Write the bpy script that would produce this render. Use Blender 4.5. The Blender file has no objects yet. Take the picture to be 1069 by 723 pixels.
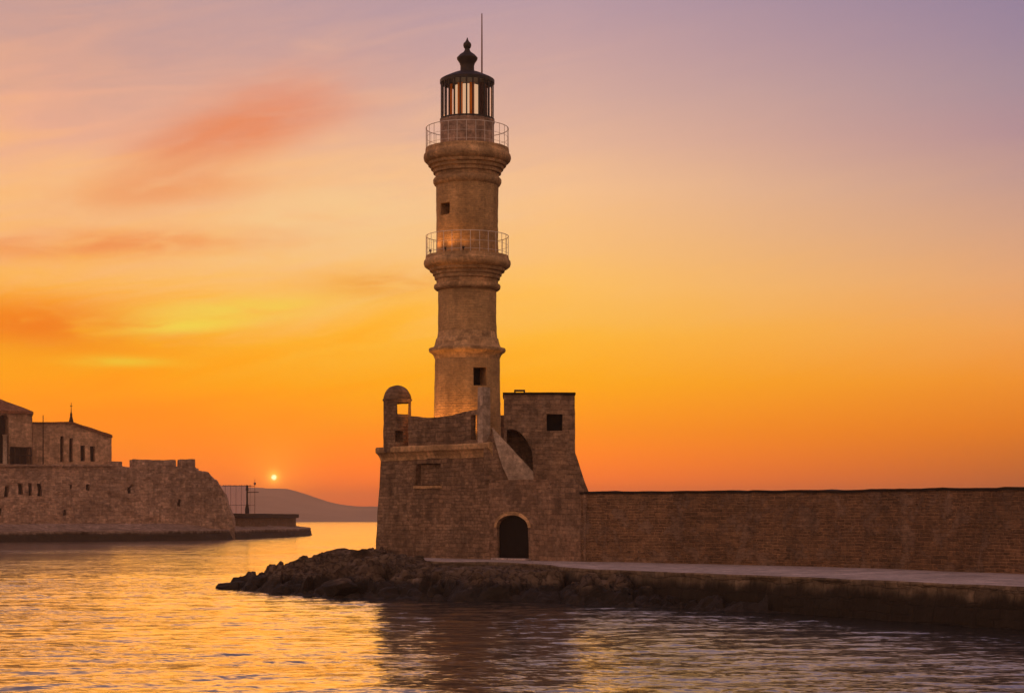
import bpy, bmesh, math, random
import numpy as np
from mathutils import Vector, Matrix, noise
PI = math.pi
R = math.radians
random.seed(7)
rng = np.random.default_rng(11)

# ------------------------------------------------------------------ camera, sky, sun, exposure
S = bpy.context.scene
COL = S.collection
F = 1880.0            # focal length in pixels of the 1069 px wide photograph
CAMZ = 2.86           # eye height above the water
HOR = 542.0           # photo row of the horizon
cam = bpy.data.cameras.new('camera')
cam.sensor_width = 36
cam.lens = F / 1069 * 36
cam.shift_y = (HOR - 361.5) / 1069
cam.clip_start = 0.5
cam.clip_end = 20000
camo = bpy.data.objects.new('camera', cam)
COL.objects.link(camo)
camo.location = (0, 0, CAMZ)
camo.rotation_euler = (PI / 2, 0, 0)
S.camera = camo
S.view_settings.view_transform = 'Standard'
S.view_settings.look = 'None'
S.view_settings.gamma = 1
S.view_settings.exposure = 0
S.render.engine = 'CYCLES'
S.cycles.max_bounces = 6
S.cycles.volume_bounces = 1
S.cycles.caustics_reflective = False
S.cycles.caustics_refractive = False

HAZE_DENSITY = .00034
HAZE_GLOW = (.37, .115, .10)     # light the haze sends towards the camera
SUN_AZ, SUN_EL = -7.53, 1.33      # degrees right of +Y, degrees above the horizon


def lin(c):
    r = []
    for v in c[:3]:
        v /= 255
        r.append(v / 12.92 if v <= .04045 else ((v + .055) / 1.055) ** 2.4)
    return (*r, 1)


class NT:
    """small helper round a node tree"""
    def __init__(self, tree):
        self.t = tree
        tree.nodes.clear()

    def n(self, kind, **kw):
        nd = self.t.nodes.new(kind)
        for k, v in kw.items():
            setattr(nd, k, v)
        return nd

    def put(self, sock, v):
        if isinstance(v, bpy.types.NodeSocket):
            self.t.links.new(v, sock)
        elif v is not None:
            sock.default_value = v

    def m(self, op, a, b=None, c=None, clamp=False):
        nd = self.n('ShaderNodeMath', operation=op, use_clamp=clamp)
        for i, v in enumerate((a, b, c)):
            if v is not None:
                self.put(nd.inputs[i], v)
        return nd.outputs[0]

    def v(self, op, a, b=None, scale=None):
        nd = self.n('ShaderNodeVectorMath', operation=op)
        self.put(nd.inputs[0], a)
        if b is not None:
            self.put(nd.inputs[1], b)
        if scale is not None:
            self.put(nd.inputs['Scale'], scale)
        return nd.outputs[0] if op not in ('DOT_PRODUCT', 'LENGTH') else nd.outputs['Value']

    def mix(self, f, a, b, mode='MIX'):
        nd = self.n('ShaderNodeMix', data_type='RGBA', blend_type=mode)
        self.put(nd.inputs[0], f)
        self.put(nd.inputs[6], a)
        self.put(nd.inputs[7], b)
        return nd.outputs[2]

    def noise(self, vec, scale, detail=5, rough=.55, dist=0, out='Fac'):
        nd = self.n('ShaderNodeTexNoise')
        self.put(nd.inputs['Vector'], vec)
        nd.inputs['Scale'].default_value = scale
        nd.inputs['Detail'].default_value = detail
        nd.inputs['Roughness'].default_value = rough
        nd.inputs['Distortion'].default_value = dist
        return nd.outputs[out]

    def rng(self, x, a, b, c, d, smooth=False):
        nd = self.n('ShaderNodeMapRange')
        if smooth:
            nd.interpolation_type = 'SMOOTHSTEP'
        self.put(nd.inputs[0], x)
        for i, v in enumerate((a, b, c, d)):
            nd.inputs[i + 1].default_value = v
        return nd.outputs[0]

    def ramp(self, x, stops):
        nd = self.n('ShaderNodeValToRGB')
        el = nd.color_ramp.elements
        while len(el) > 1:
            el.remove(el[0])
        el[0].position = stops[0][0]
        el[0].color = stops[0][1]
        for p, c in stops[1:]:
            e = el.new(p)
            e.color = c
        self.put(nd.inputs[0], x)
        return nd.outputs[0]


def make_world():
    w = bpy.data.worlds.new('World')
    S.world = w
    w.use_nodes = True
    N = NT(w.node_tree)
    d = N.n('ShaderNodeTexCoord').outputs['Generated']
    sep = N.n('ShaderNodeSeparateXYZ')
    N.put(sep.inputs[0], d)
    x, y, z = sep.outputs
    az = N.m('MULTIPLY', N.m('ARCTAN2', x, y), 180 / PI)
    el = N.m('MULTIPLY', N.m('ARCSINE', z), 180 / PI)
    # gentle large scale wobble so that the bands are not ruled lines
    q = N.n('ShaderNodeCombineXYZ')
    N.put(q.inputs[0], N.m('MULTIPLY', az, .10))
    N.put(q.inputs[1], N.m('MULTIPLY', el, .42))
    wob = N.m('SUBTRACT', N.noise(q.outputs[0], 1.0, 4, .5, .4), .5)
    left_w = N.rng(az, -16, 2, 1, 0, True)
    elw = N.m('ADD', el, N.m('MULTIPLY', N.m('MULTIPLY', wob, left_w), 3.2))
    # fibres: long wisps that rise towards the right
    q2 = N.n('ShaderNodeCombineXYZ')
    N.put(q2.inputs[0], N.m('MULTIPLY', N.m('ADD', az, N.m('MULTIPLY', el, .6)), .16))
    N.put(q2.inputs[1], N.m('MULTIPLY', N.m('SUBTRACT', el, N.m('MULTIPLY', az, .2)), 1.05))
    q2.inputs[2].default_value = 4.2
    fib = N.m('SUBTRACT', N.noise(q2.outputs[0], 1.0, 8, .58, .8), .5)
    hi_w = N.m('MULTIPLY', N.rng(el, 1.5, 7, 0, 1, True), N.rng(az, -10, 6, 1, .12, True))
    elw = N.m('ADD', elw, N.m('MULTIPLY', N.m('MULTIPLY', fib, hi_w), 5.5))
    f = N.m('DIVIDE', elw, 40, clamp=True)
    E = lambda py: math.degrees(math.atan((HOR - py) / F)) / 40

    def clear(py, c):
        """the sky's own colour behind the evening haze that the camera looks through"""
        elv = math.atan(max(.1, HOR - py) / F)
        t = max(.45, math.exp(-HAZE_DENSITY * min(4000, 55 / math.sin(elv))))
        return tuple(max(0, (v - (1 - t) * h) / t) for v, h in zip(lin(c), HAZE_GLOW)) + (1,)

    def stops(lst):
        return [(max(0, E(py)), clear(py, c)) for py, c in lst]
    high = [(-500, (150, 124, 140)), (-900, (112, 98, 124))]
    Lr = stops([(542, (246, 104, 0)), (500, (254, 123, 0)), (450, (255, 141, 2)), (400, (255, 159, 12)), (350, (255, 172, 40)),
                (300, (253, 182, 88)), (250, (251, 182, 114)), (200, (246, 180, 130)), (150, (235, 172, 144)),
                (100, (222, 166, 146)), (50, (208, 160, 148)), (0, (197, 157, 152)), (-200, (172, 142, 146))] + high)
    Mr = stops([(542, (232, 102, 30)), (500, (250, 120, 14)), (450, (255, 144, 8)), (400, (255, 168, 26)), (350, (255, 182, 62)),
                (300, (254, 190, 98)), (250, (250, 190, 122)), (200, (246, 191, 142)), (150, (232, 181, 151)),
                (100, (216, 171, 156)), (50, (202, 162, 159)), (0, (187, 154, 162)), (-200, (164, 137, 146))] + high)
    Rr = stops([(542, (170, 84, 66)), (505, (190, 98, 66)), (480, (206, 108, 58)), (450, (226, 122, 50)), (400, (240, 144, 56)),
                (350, (240, 160, 88)), (300, (230, 165, 116)), (250, (214, 161, 132)), (200, (198, 154, 142)), (150, (181, 143, 148)),
                (100, (169, 141, 152)), (50, (158, 134, 154)), (0, (148, 128, 154)), (-200, (146, 124, 146))] + high)
    cl, cm, cr = N.ramp(f, Lr), N.ramp(f, Mr), N.ramp(f, Rr)
    c = N.mix(N.rng(az, -14, -1, 1, 0), cm, cl)
    c = N.mix(N.rng(az, 1.5, 16, 0, 1), c, cr)

    # cloud streaks lit by the low sun: soft banks torn by stretched noise
    def cloud(pxx, pyy, sx, sy, col, amt, tilt=0, lo=.35, hi=.65, sc=1.0, seed=0.0):
        a0 = math.degrees(math.atan((pxx - 534.5) / F))
        e0 = math.degrees(math.atan((HOR - pyy) / F))
        da = N.m('SUBTRACT', az, a0)
        de = N.m('SUBTRACT', el, e0)
        de = N.m('SUBTRACT', de, N.m('MULTIPLY', da, tilt))
        g = N.m('ADD', N.m('POWER', N.m('DIVIDE', N.m('ABSOLUTE', da), sx), 2), N.m('POWER', N.m('DIVIDE', N.m('ABSOLUTE', de), sy), 2))
        g = N.m('EXPONENT', N.m('MULTIPLY', g, -1))
        qq = N.n('ShaderNodeCombineXYZ')
        N.put(qq.inputs[0], N.m('MULTIPLY', da, .42 * sc))
        N.put(qq.inputs[1], N.m('MULTIPLY', de, 1.7 * sc))
        qq.inputs[2].default_value = seed
        nn = N.rng(N.noise(qq.outputs[0], 1.0, 5, .5, .35), lo, hi, .25, 1, True)
        return N.m('MULTIPLY', N.m('MULTIPLY', g, nn), amt, clamp=True), lin(col)
    banks = [
        (330, 235, 5.0, 1.7, (255, 212, 150), .8, .05, .15, .6, 1, 5.3),
        (90, 215, 4.0, 1.1, (255, 206, 150), .6, .04, .2, .6, 1, 15.3),
        (205, 160, 2.7, .95, (238, 152, 108), .85, .42, .2, .6, 1.1, 21.3),
        (258, 138, 2.6, .74, (241, 138, 82), .92, .20, .25, .68, .9, 12.7),
        (285, 112, 2.6, .9, (232, 148, 118), .6, .2, .3, .65, 1.2, 9.1),
        (175, 205, 3.4, .6, (246, 156, 96), .7, .12, .25, .6, 1, 2.2),
        (110, 262, 5.0, .42, (249, 150, 82), .9, .06, .25, .6, 1.1, 3.9),
        (40, 345, 3.8, .85, (255, 132, 20), 1.0, -.02, .2, .5, 1, 4.4),
        (395, 297, 2.2, .40, (250, 166, 62), .75, .03, .25, .6, 1.2, 6.6),
        (245, 325, 3.2, .36, (255, 214, 84), 1.0, .07, .2, .55, 1.2, 7.3),
        (195, 343, 2.0, .26, (255, 220, 78), 1.0, .08, .2, .5, 1.4, 8.8),
        (128, 381, 1.5, .16, (255, 204, 50), .95, .0, .15, .5, 1.4, 2.9),
        (-60, 100, 5.0, 1.2, (240, 178, 140), .5, .04, .3, .65, .9, 1.1),
        (640, 330, 5.0, .5, (255, 196, 96), .25, .0, .3, .65, 1, 3.3)]
    for b in banks:
        fac, colr = cloud(*b)
        c = N.mix(fac, c, colr)
    # dusk side of the sky, behind the camera
    back = N.ramp(N.m('DIVIDE', el, 90, clamp=True),
                  [(0, (.74, .43, .27, 1)), (.10, (.78, .46, .30, 1)), (.3, (.60, .38, .30, 1)), (1, (.27, .20, .22, 1))])
    ny = N.n('ShaderNodeTexSky', sky_type='NISHITA')
    ny.sun_disc = False
    ny.sun_elevation = R(SUN_EL)
    ny.sun_rotation = R(SUN_AZ)
    ny.dust_density = 4
    back = N.v('SCALE', back, scale=N.rng(x, -1, 1, 1.25, .62))
    back = N.mix(1.0, back, N.v('SCALE', ny.outputs[0], scale=.012), 'ADD')
    c = N.mix(N.rng(az, 18, 80, 0, 1, True), c, back)
    c = N.mix(N.rng(az, -150, -40, 1, 0, True), c, back)
    # the sun's disc and its glow
    sd = Vector((math.sin(R(SUN_AZ)) * math.cos(R(SUN_EL)), math.cos(R(SUN_AZ)) * math.cos(R(SUN_EL)), math.sin(R(SUN_EL))))
    ang = N.m('MULTIPLY', N.v('LENGTH', N.v('SUBTRACT', d, tuple(sd))), 180 / PI)
    glow = N.m('EXPONENT', N.m('MULTIPLY', N.m('POWER', N.m('DIVIDE', ang, .75), 1.2), -1))
    core = N.m('EXPONENT', N.m('MULTIPLY', N.m('POWER', N.m('DIVIDE', ang, .17), 1.6), -1))
    c = N.mix(1.0, c, N.v('SCALE', (.8, .55, .04), scale=N.m('MULTIPLY', glow, .40)), 'ADD')
    c = N.mix(1.0, c, N.v('SCALE', (1.0, .8, .12), scale=N.m('MULTIPLY', core, .9)), 'ADD')
    disc = N.rng(ang, .04, .11, 1, 0, True)
    c = N.mix(disc, c, (2.6, 2.2, 1.1, 1))
    bg = N.n('ShaderNodeBackground')
    N.put(bg.inputs[0], c)
    bg.inputs[1].default_value = 1.0
    o = N.n('ShaderNodeOutputWorld')
    N.put(o.inputs[0], bg.outputs[0])
    return sd


SUN_DIR = make_world()
sun = bpy.data.lights.new('sun', 'SUN')
sun.energy = 0.23
sun.angle = R(25)      # veiled by the haze on the horizon
sun.color = (1, .37, .05)
suno = bpy.data.objects.new('sun', sun)
COL.objects.link(suno)
suno.rotation_euler = SUN_DIR.to_track_quat('Z', 'Y').to_euler()
suno.location = SUN_DIR * 300


# ------------------------------------------------------------------ materials
def material(name):
    m = bpy.data.materials.new(name)
    m.use_nodes = True
    N = NT(m.node_tree)
    b = N.n('ShaderNodeBsdfPrincipled')
    o = N.n('ShaderNodeOutputMaterial')
    N.put(o.inputs[0], b.outputs[0])
    return m, N, b


def gray(N, v):
    c = N.n('ShaderNodeCombineColor')
    for i in range(3):
        N.put(c.inputs[i], v)
    return c.outputs[0]


def stone(name, col, bw=.6, bh=.3, mortar=.8, patch=.5, patch_col=None, stain=.35, streak=.25, bump=.8, algae_shade=0.0,
          big=.35, fine=5.0, mort_size=.02, rough=.9, var=.30, mott=1.0):
    m, N, b = material(name)
    pos = N.n('ShaderNodeNewGeometry').outputs['Position']
    uv = N.n('ShaderNodeUVMap').outputs[0]
    wv = N.v('SUBTRACT', N.noise(pos, .7 / bw, 3, .6, 0, 'Color'), (.5, .5, .5))
    wv2 = N.v('SUBTRACT', N.noise(pos, 1.2 / bh, 3, .6, 0, 'Color'), (.5, .5, .5))
    uvd = N.v('ADD', uv, N.v('ADD', N.v('SCALE', wv, scale=bh * .55), N.v('SCALE', wv2, scale=bh * .30)))

    def courses(w, h, sh):
        br = N.n('ShaderNodeTexBrick')
        br.offset = .43
        br.squash = .7
        br.squash_frequency = 3
        N.put(br.inputs['Vector'], N.v('ADD', uvd, (sh, sh * .37, 0)))
        for k, v in (('Scale', 1), ('Brick Width', w), ('Row Height', h), ('Mortar Size', mort_size), ('Mortar Smooth', .6), ('Bias', 0)):
            br.inputs[k].default_value = v
        br.inputs['Color1'].default_value = (1 - var, 1 - var, 1 - var, 1)
        br.inputs['Color2'].default_value = (1 + var, 1 + var, 1 + var, 1)
        br.inputs['Mortar'].default_value = (mortar,) * 3 + (1,)
        return br
    ba, bb = courses(bw, bh, 0), courses(bw * .62, bh * .72, 3.3)
    sel = N.rng(N.noise(pos, .45, 5, .6), .47, .53, 0, 1)
    br_col = N.mix(sel, ba.outputs['Color'], bb.outputs['Color'])
    br_fac = N.m('ADD', N.m('MULTIPLY', ba.outputs['Fac'], N.m('SUBTRACT', 1, sel)), N.m('MULTIPLY', bb.outputs['Fac'], sel))
    nf = N.noise(pos, fine, 8, .65)
    ns = N.noise(pos, big, 6, .6, .4)
    sepv = N.v('MULTIPLY', pos, (1.6, 1.6, .12))
    nv = N.noise(sepv, 1.0, 5, .6)
    npat = N.noise(N.v('ADD', pos, (17, 3, 9)), .95, 8, .72, .6)
    pm = N.rng(npat, .62 - .16 * patch, .70 - .16 * patch, 0, 1, True)
    pm = N.m('MULTIPLY', pm, patch, clamp=True)
    # pits and lost joints
    nh = N.noise(N.v('MULTIPLY', pos, (1, 1, 1.7)), 2.6, 6, .7)
    pits = N.rng(nh, .30, .38, .55, 1, True)
    br_c = N.mix(N.m('MULTIPLY', pm, .75), br_col, (1, 1, 1, 1))
    colr = N.mix(1, (*col, 1), br_c, 'MULTIPLY')
    pc = patch_col or tuple(min(1, v * 1.35) for v in col)
    colr = N.mix(N.m('MULTIPLY', pm, .6), colr, (*pc, 1))
    k = N.m('MULTIPLY', N.rng(ns, .25, .75, 1 - stain, 1 + stain), N.m('MULTIPLY', N.rng(nf, .25, .75, 1 - .45 * mott, 1 + .45 * mott), N.rng(N.noise(N.v('MULTIPLY', pos, (1, 1, 2.2)), 1.7, 8, .72, .2), .3, .7, 1 - .32 * mott, 1 + .32 * mott)))
    k = N.m('MULTIPLY', k, N.rng(nv, .3, .7, 1 - streak, 1 + streak * .6))
    k = N.m('MULTIPLY', k, pits)
    colr = N.mix(1, colr, gray(N, k), 'MULTIPLY')
    # warm / grey drift
    nh2 = N.noise(pos, .8, 4, .6)
    colr = N.mix(N.rng(nh2, .35, .7, 0, .35), colr, N.mix(1, colr, (.86, 1.0, 1.14, 1), 'MULTIPLY'))
    if algae_shade > 0:
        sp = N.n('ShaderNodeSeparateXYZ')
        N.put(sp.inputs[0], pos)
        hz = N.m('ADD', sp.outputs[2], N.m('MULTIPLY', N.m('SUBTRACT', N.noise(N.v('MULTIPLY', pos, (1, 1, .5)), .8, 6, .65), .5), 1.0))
        am = N.rng(hz, algae_shade - .1, algae_shade + .34, .93, 0, True)
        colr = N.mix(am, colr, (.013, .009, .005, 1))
    N.put(b.inputs['Base Color'], colr)
    b.inputs['Roughness'].default_value = rough
    b.inputs['Specular IOR Level'].default_value = .25
    hgt = N.m('ADD', N.m('MULTIPLY', N.m('MULTIPLY', br_fac, -1), N.m('SUBTRACT', 1, pm)), N.m('MULTIPLY', nf, .9))
    hgt = N.m('ADD', hgt, N.m('MULTIPLY', pits, .7))
    bu = N.n('ShaderNodeBump')
    bu.inputs['Strength'].default_value = bump
    bu.inputs['Distance'].default_value = .08
    N.put(bu.inputs['Height'], hgt)
    N.put(b.inputs['Normal'], bu.outputs[0])
    return m


def plain(name, col, rough=.6, metal=0, var=.25, sc=4.0, bump=.15, spec=.4):
    m, N, b = material(name)
    pos = N.n('ShaderNodeNewGeometry').outputs['Position']
    n = N.noise(pos, sc, 6, .6)
    N.put(b.inputs['Base Color'], N.mix(1, (*col, 1), gray(N, N.rng(n, .25, .75, 1 - var, 1 + var)), 'MULTIPLY'))
    b.inputs['Roughness'].default_value = rough
    b.inputs['Metallic'].default_value = metal
    b.inputs['Specular IOR Level'].default_value = spec
    bu = N.n('ShaderNodeBump')
    bu.inputs['Strength'].default_value = bump
    bu.inputs['Distance'].default_value = .02
    N.put(bu.inputs['Height'], N.noise(pos, sc * 5, 6, .6))
    N.put(b.inputs['Normal'], bu.outputs[0])
    return m


M = {}
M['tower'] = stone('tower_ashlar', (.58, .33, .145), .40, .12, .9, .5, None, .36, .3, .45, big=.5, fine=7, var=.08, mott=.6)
M['trim'] = stone('carved_trim_stone', (.52, .30, .145), .9, .5, .9, .2, None, .25, .15, .4, big=.7, fine=7)
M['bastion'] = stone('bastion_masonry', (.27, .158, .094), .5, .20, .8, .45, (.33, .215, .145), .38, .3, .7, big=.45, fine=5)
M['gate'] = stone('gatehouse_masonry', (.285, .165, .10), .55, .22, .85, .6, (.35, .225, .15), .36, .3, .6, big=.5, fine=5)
M['plaster'] = stone('pale_lime_render', (.50, .35, .255), 1.1, .6, .97, .8, (.52, .37, .27), .22, .25, .35, big=.8, fine=6)
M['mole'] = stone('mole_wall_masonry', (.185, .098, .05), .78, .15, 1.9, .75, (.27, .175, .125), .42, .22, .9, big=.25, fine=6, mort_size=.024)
M['fort'] = stone('fort_rubble_masonry', (.47, .28, .19), 1.0, .5, .9, .5, (.52, .33, .24), .35, .3, .9, big=.12, fine=2.2)
M['fort_house'] = stone('fort_house_render', (.52, .30, .18), 1.6, .9, .95, .6, (.46, .27, .17), .25, .25, .35, big=.2, fine=2)
M['quay_side'] = stone('quay_edge_stone', (.20, .135, .085), 1.2, .5, .75, .4, None, .3, .3, .9, algae_shade=.72, big=.5, fine=4)
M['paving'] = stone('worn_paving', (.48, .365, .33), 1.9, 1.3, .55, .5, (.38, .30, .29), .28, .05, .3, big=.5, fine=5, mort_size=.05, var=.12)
M['far_quay'] = stone('far_quay_stone', (.32, .20, .145), 3, .8, .8, .4, None, .3, .3, .7, algae_shade=.95, big=.2, fine=2)  # algae band set high: also paints the quay face's shade into its colour
M['roof_tile'] = stone('clay_roof_tiles', (.34, .13, .06), .3, .35, .6, .2, None, .3, .1, .8, big=.4, fine=3)
M['dark_iron'] = plain('dark_painted_iron', (.035, .027, .024), .5, .3)
M['copper'] = plain('weathered_roof_metal', (.05, .038, .034), .55, .4)
M['pale_metal'] = plain('pale_galvanised_rail', (.80, .68, .60), .5, 0)
M['wood'] = plain('dark_weathered_wood', (.022, .013, .008), .85, 0, .4, 3, .4, .2)
M['door'] = plain('black_tarred_door_wood', (.010, .007, .005), .85, 0, .35, 3, .3, .15)
M['pane'] = plain('dark_window_pane', (.004, .0035, .0035), .5, 0, .2, 2, .02, .1)
M['mast'] = plain('mast_metal', (.30, .16, .13), .5, .2)
M['drum'] = stone('lantern_drum_plaster', (.44, .28, .20), .8, .5, .9, .4, None, .3, .3, .4, big=.7, fine=7)


def make_rock():
    m, N, b = material('wet_shore_rock')
    pos = N.n('ShaderNodeNewGeometry').outputs['Position']
    n1 = N.noise(pos, .9, 8, .65, .3)
    n2 = N.noise(pos, 5, 8, .7)
    nr = N.m('ABSOLUTE', N.m('SUBTRACT', N.noise(N.v('MULTIPLY', pos, (1, 1, 2.0)), 1.3, 7, .6, .5), .5))
    crack = N.rng(nr, 0, .05, .35, 1, True)
    c = N.ramp(n1, [(.3, (.05, .031, .02, 1)), (.5, (.13, .083, .055, 1)), (.72, (.25, .17, .12, 1))])
    k = N.m('MULTIPLY', N.rng(n2, .25, .75, .6, 1.35), crack)
    c = N.mix(1, c, gray(N, k), 'MULTIPLY')
    sp = N.n('ShaderNodeSeparateXYZ')
    N.put(sp.inputs[0], pos)
    hz = N.m('ADD', sp.outputs[2], N.m('MULTIPLY', N.m('SUBTRACT', N.noise(pos, .9, 6, .65), .5), .9))
    wet = N.rng(hz, .45, .75, 1, 0, True)
    c = N.mix(N.m('MULTIPLY', wet, .88), c, (.012, .008, .005, 1))
    N.put(b.inputs['Base Color'], c)
    N.put(b.inputs['Roughness'], N.rng(wet, 0, 1, .92, .75))
    b.inputs['Specular IOR Level'].default_value = .3
    bu = N.n('ShaderNodeBump')
    bu.inputs['Strength'].default_value = .9
    bu.inputs['Distance'].default_value = .12
    N.put(bu.inputs['Height'], N.m('ADD', N.m('MULTIPLY', n1, .9), N.m('ADD', N.m('MULTIPLY', n2, .4), N.m('MULTIPLY', crack, .25))))
    N.put(b.inputs['Normal'], bu.outputs[0])
    return m


M['rock'] = make_rock()


def make_water():
    m, N, b = material('harbour_water')
    geo = N.n('ShaderNodeNewGeometry')
    pos = geo.outputs['Position']
    b.inputs['Base Color'].default_value = (.022, .022, .022, 1)
    b.inputs['Roughness'].default_value = .12
    b.inputs['IOR'].default_value = 2.8
    b.inputs['Specular IOR Level'].default_value = .5
    # ripples as slopes, so that they stay the same however far away they are
    p1 = N.v('MULTIPLY', pos, (.42, 1.0, 0))
    gust = N.rng(N.noise(N.v('MULTIPLY', pos, (.035, .05, 0)), 1, 3, .55), .35, .65, .45, 1.35, True)
    s1 = N.v('SUBTRACT', N.noise(p1, .8, 3, .5, .3, 'Color'), (.5, .5, .5))
    s2 = N.v('SUBTRACT', N.noise(p1, 4.0, 3, .55, .4, 'Color'), (.5, .5, .5))
    s3 = N.v('SUBTRACT', N.noise(p1, 13.0, 2, .5, 0, 'Color'), (.5, .5, .5))
    sl = N.v('ADD', N.v('SCALE', s1, scale=.24), N.v('ADD', N.v('SCALE', s2, scale=.42), N.v('SCALE', s3, scale=.38)))
    sl = N.v('MULTIPLY', N.v('SCALE', sl, scale=gust), (.8, 1.0, 0))
    nn = N.v('NORMALIZE', N.v('ADD', geo.outputs['Normal'], sl))
    N.put(b.inputs['Normal'], nn)
    return m


M['water'] = make_water()

m, N, b = material('distant_hill_scrub')
N.put(b.inputs['Base Color'], N.ramp(N.noise(N.n('ShaderNodeNewGeometry').outputs['Position'], .01, 6, .6), [(.35, (.20, .15, .12, 1)), (.65, (.32, .25, .20, 1))]))
b.inputs['Roughness'].default_value = 1
M['hill'] = m

m, N, b = material('clear_lantern_glass')
b.inputs['Base Color'].default_value = (.95, .9, .86, 1)
b.inputs['Roughness'].default_value = .03
b.inputs['IOR'].default_value = 1.05
b.inputs['Transmission Weight'].default_value = 1
M['glass'] = m

m, N, b = material('orange_lantern_curtain')
tr = N.n('ShaderNodeBsdfTranslucent')
tr.inputs[0].default_value = (.95, .32, .05, 1)
b.inputs['Base Color'].default_value = (.6, .16, .03, 1)
ms = N.n('ShaderNodeMixShader')
ms.inputs[0].default_value = .7
N.put(ms.inputs[1], b.outputs[0])
N.put(ms.inputs[2], tr.outputs[0])
N.put(N.t.nodes['Material Output'].inputs[0], ms.outputs[0])
M['curtain'] = m

m, N, b = material('lit_lens')
b.inputs['Base Color'].default_value = (.7, .5, .3, 1)
b.inputs['Emission Color'].default_value = (1, .62, .36, 1)
b.inputs['Emission Strength'].default_value = .7
M['lens'] = m

m, N, b = material('scaffold_netting')
tr = N.n('ShaderNodeBsdfTranslucent')
tr.inputs[0].default_value = (.95, .72, .62, 1)
b.inputs['Base Color'].default_value = (.95, .76, .68, 1)
b.inputs['Roughness'].default_value = .9
ms = N.n('ShaderNodeMixShader')
ms.inputs[0].default_value = .9
N.put(ms.inputs[1], b.outputs[0])
N.put(ms.inputs[2], tr.outputs[0])
N.put(N.t.nodes['Material Output'].inputs[0], ms.outputs[0])
M['net'] = m


# ------------------------------------------------------------------ object helpers
ORG = {}


def px(p, D):
    return (p - 534.5) / F * D


def pz(p, D):
    return CAMZ + (HOR - p) / F * D


def tag(o, label=None, cat=None, group=None, kind=None):
    for k, v in (('label', label), ('category', cat), ('group', group), ('kind', kind)):
        if v:
            o[k] = v
    return o


def thing(name, loc, label, cat, group=None):
    o = bpy.data.objects.new(name, None)
    o.empty_display_size = .5
    COL.objects.link(o)
    o.location = loc
    ORG[o.name] = Vector(loc)
    return tag(o, label, cat, group)


def box_uv(bm):
    uvl = bm.loops.layers.uv.verify()
    Z = Vector((0, 0, 1))
    for f in bm.faces:
        n = f.normal
        if abs(n.z) > .8:
            for l in f.loops:
                l[uvl].uv = (l.vert.co.x, l.vert.co.y)
        else:
            t = Z.cross(n)
            t.normalize()
            # snap the tangent so that neighbouring faces of one wall agree
            a = round(math.atan2(t.y, t.x) / (PI / 24)) * (PI / 24)
            ca, sa = math.cos(a), math.sin(a)
            for l in f.loops:
                l[uvl].uv = (l.vert.co.x * ca + l.vert.co.y * sa, l.vert.co.z)


def wear(bm, amp, freq, hold=None):
    for v in bm.verts:
        p = v.co * freq
        d = noise.noise_vector(p) + .5 * noise.noise_vector(p * 2.3)
        k = amp if hold is None else amp * hold(v.co)
        v.co += d * k


def slice_bm(bm, step, axes=(0, 1, 2)):
    lo = [min(v.co[i] for v in bm.verts) for i in range(3)]
    hi = [max(v.co[i] for v in bm.verts) for i in range(3)]
    for i in axes:
        k = lo[i] + step
        while k < hi[i] - step * .3:
            n = [0, 0, 0]
            n[i] = 1
            c = [0, 0, 0]
            c[i] = k
            bmesh.ops.bisect_plane(bm, geom=bm.verts[:] + bm.edges[:] + bm.faces[:], dist=1e-5, plane_co=c, plane_no=n)
            k += step


def finish(name, bm, mat, parent=None, loc=None, cuts=(), step=None, amp=0, freq=1.2, uv=True, smooth=None, bevel=0, hold=None):
    bmesh.ops.recalc_face_normals(bm, faces=bm.faces[:])
    if cuts:
        me = bpy.data.meshes.new('tmp')
        bm.to_mesh(me)
        bm.free()
        ob = bpy.data.objects.new('tmp', me)
        COL.objects.link(ob)
        tmps = []
        for c in cuts:
            bmesh.ops.recalc_face_normals(c, faces=c.faces[:])
            cm = bpy.data.meshes.new('cut')
            c.to_mesh(cm)
            c.free()
            co = bpy.data.objects.new('cut', cm)
            COL.objects.link(co)
            md = ob.modifiers.new('b', 'BOOLEAN')
            md.operation = 'DIFFERENCE'
            md.solver = 'EXACT'
            md.object = co
            tmps.append(co)
        dg = bpy.context.evaluated_depsgraph_get()
        dg.update()
        em = bpy.data.meshes.new_from_object(ob.evaluated_get(dg))
        bm = bmesh.new()
        bm.from_mesh(em)
        for t in tmps + [ob]:
            bpy.data.objects.remove(t)
        bpy.data.meshes.remove(em)
    if bevel:
        es = [e for e in bm.edges if len(e.link_faces) == 2 and e.calc_face_angle(0) > R(35)]
        bmesh.ops.bevel(bm, geom=es, offset=bevel, segments=2, affect='EDGES', profile=.5)
    if step:
        slice_bm(bm, step)
    bm.normal_update()
    if uv:
        box_uv(bm)
    if amp:
        wear(bm, amp, freq, hold)
    o = link(name, bm, mat, parent, loc, smooth)
    return o


def link(name, bm, mat, parent=None, loc=None, smooth=None):
    me = bpy.data.meshes.new(name)
    L = ORG[parent.name] if parent else Vector(loc or (0, 0, 0))
    bmesh.ops.translate(bm, verts=bm.verts[:], vec=-L)
    bm.to_mesh(me)
    bm.free()
    me.materials.append(mat)
    if smooth is not None:
        for p in me.polygons:
            p.use_smooth = True
        me.set_sharp_from_angle(angle=R(smooth))
    o = bpy.data.objects.new(name, me)
    COL.objects.link(o)
    if parent:
        o.parent = parent
    else:
        o.location = L
    ORG[o.name] = L
    return o


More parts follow.
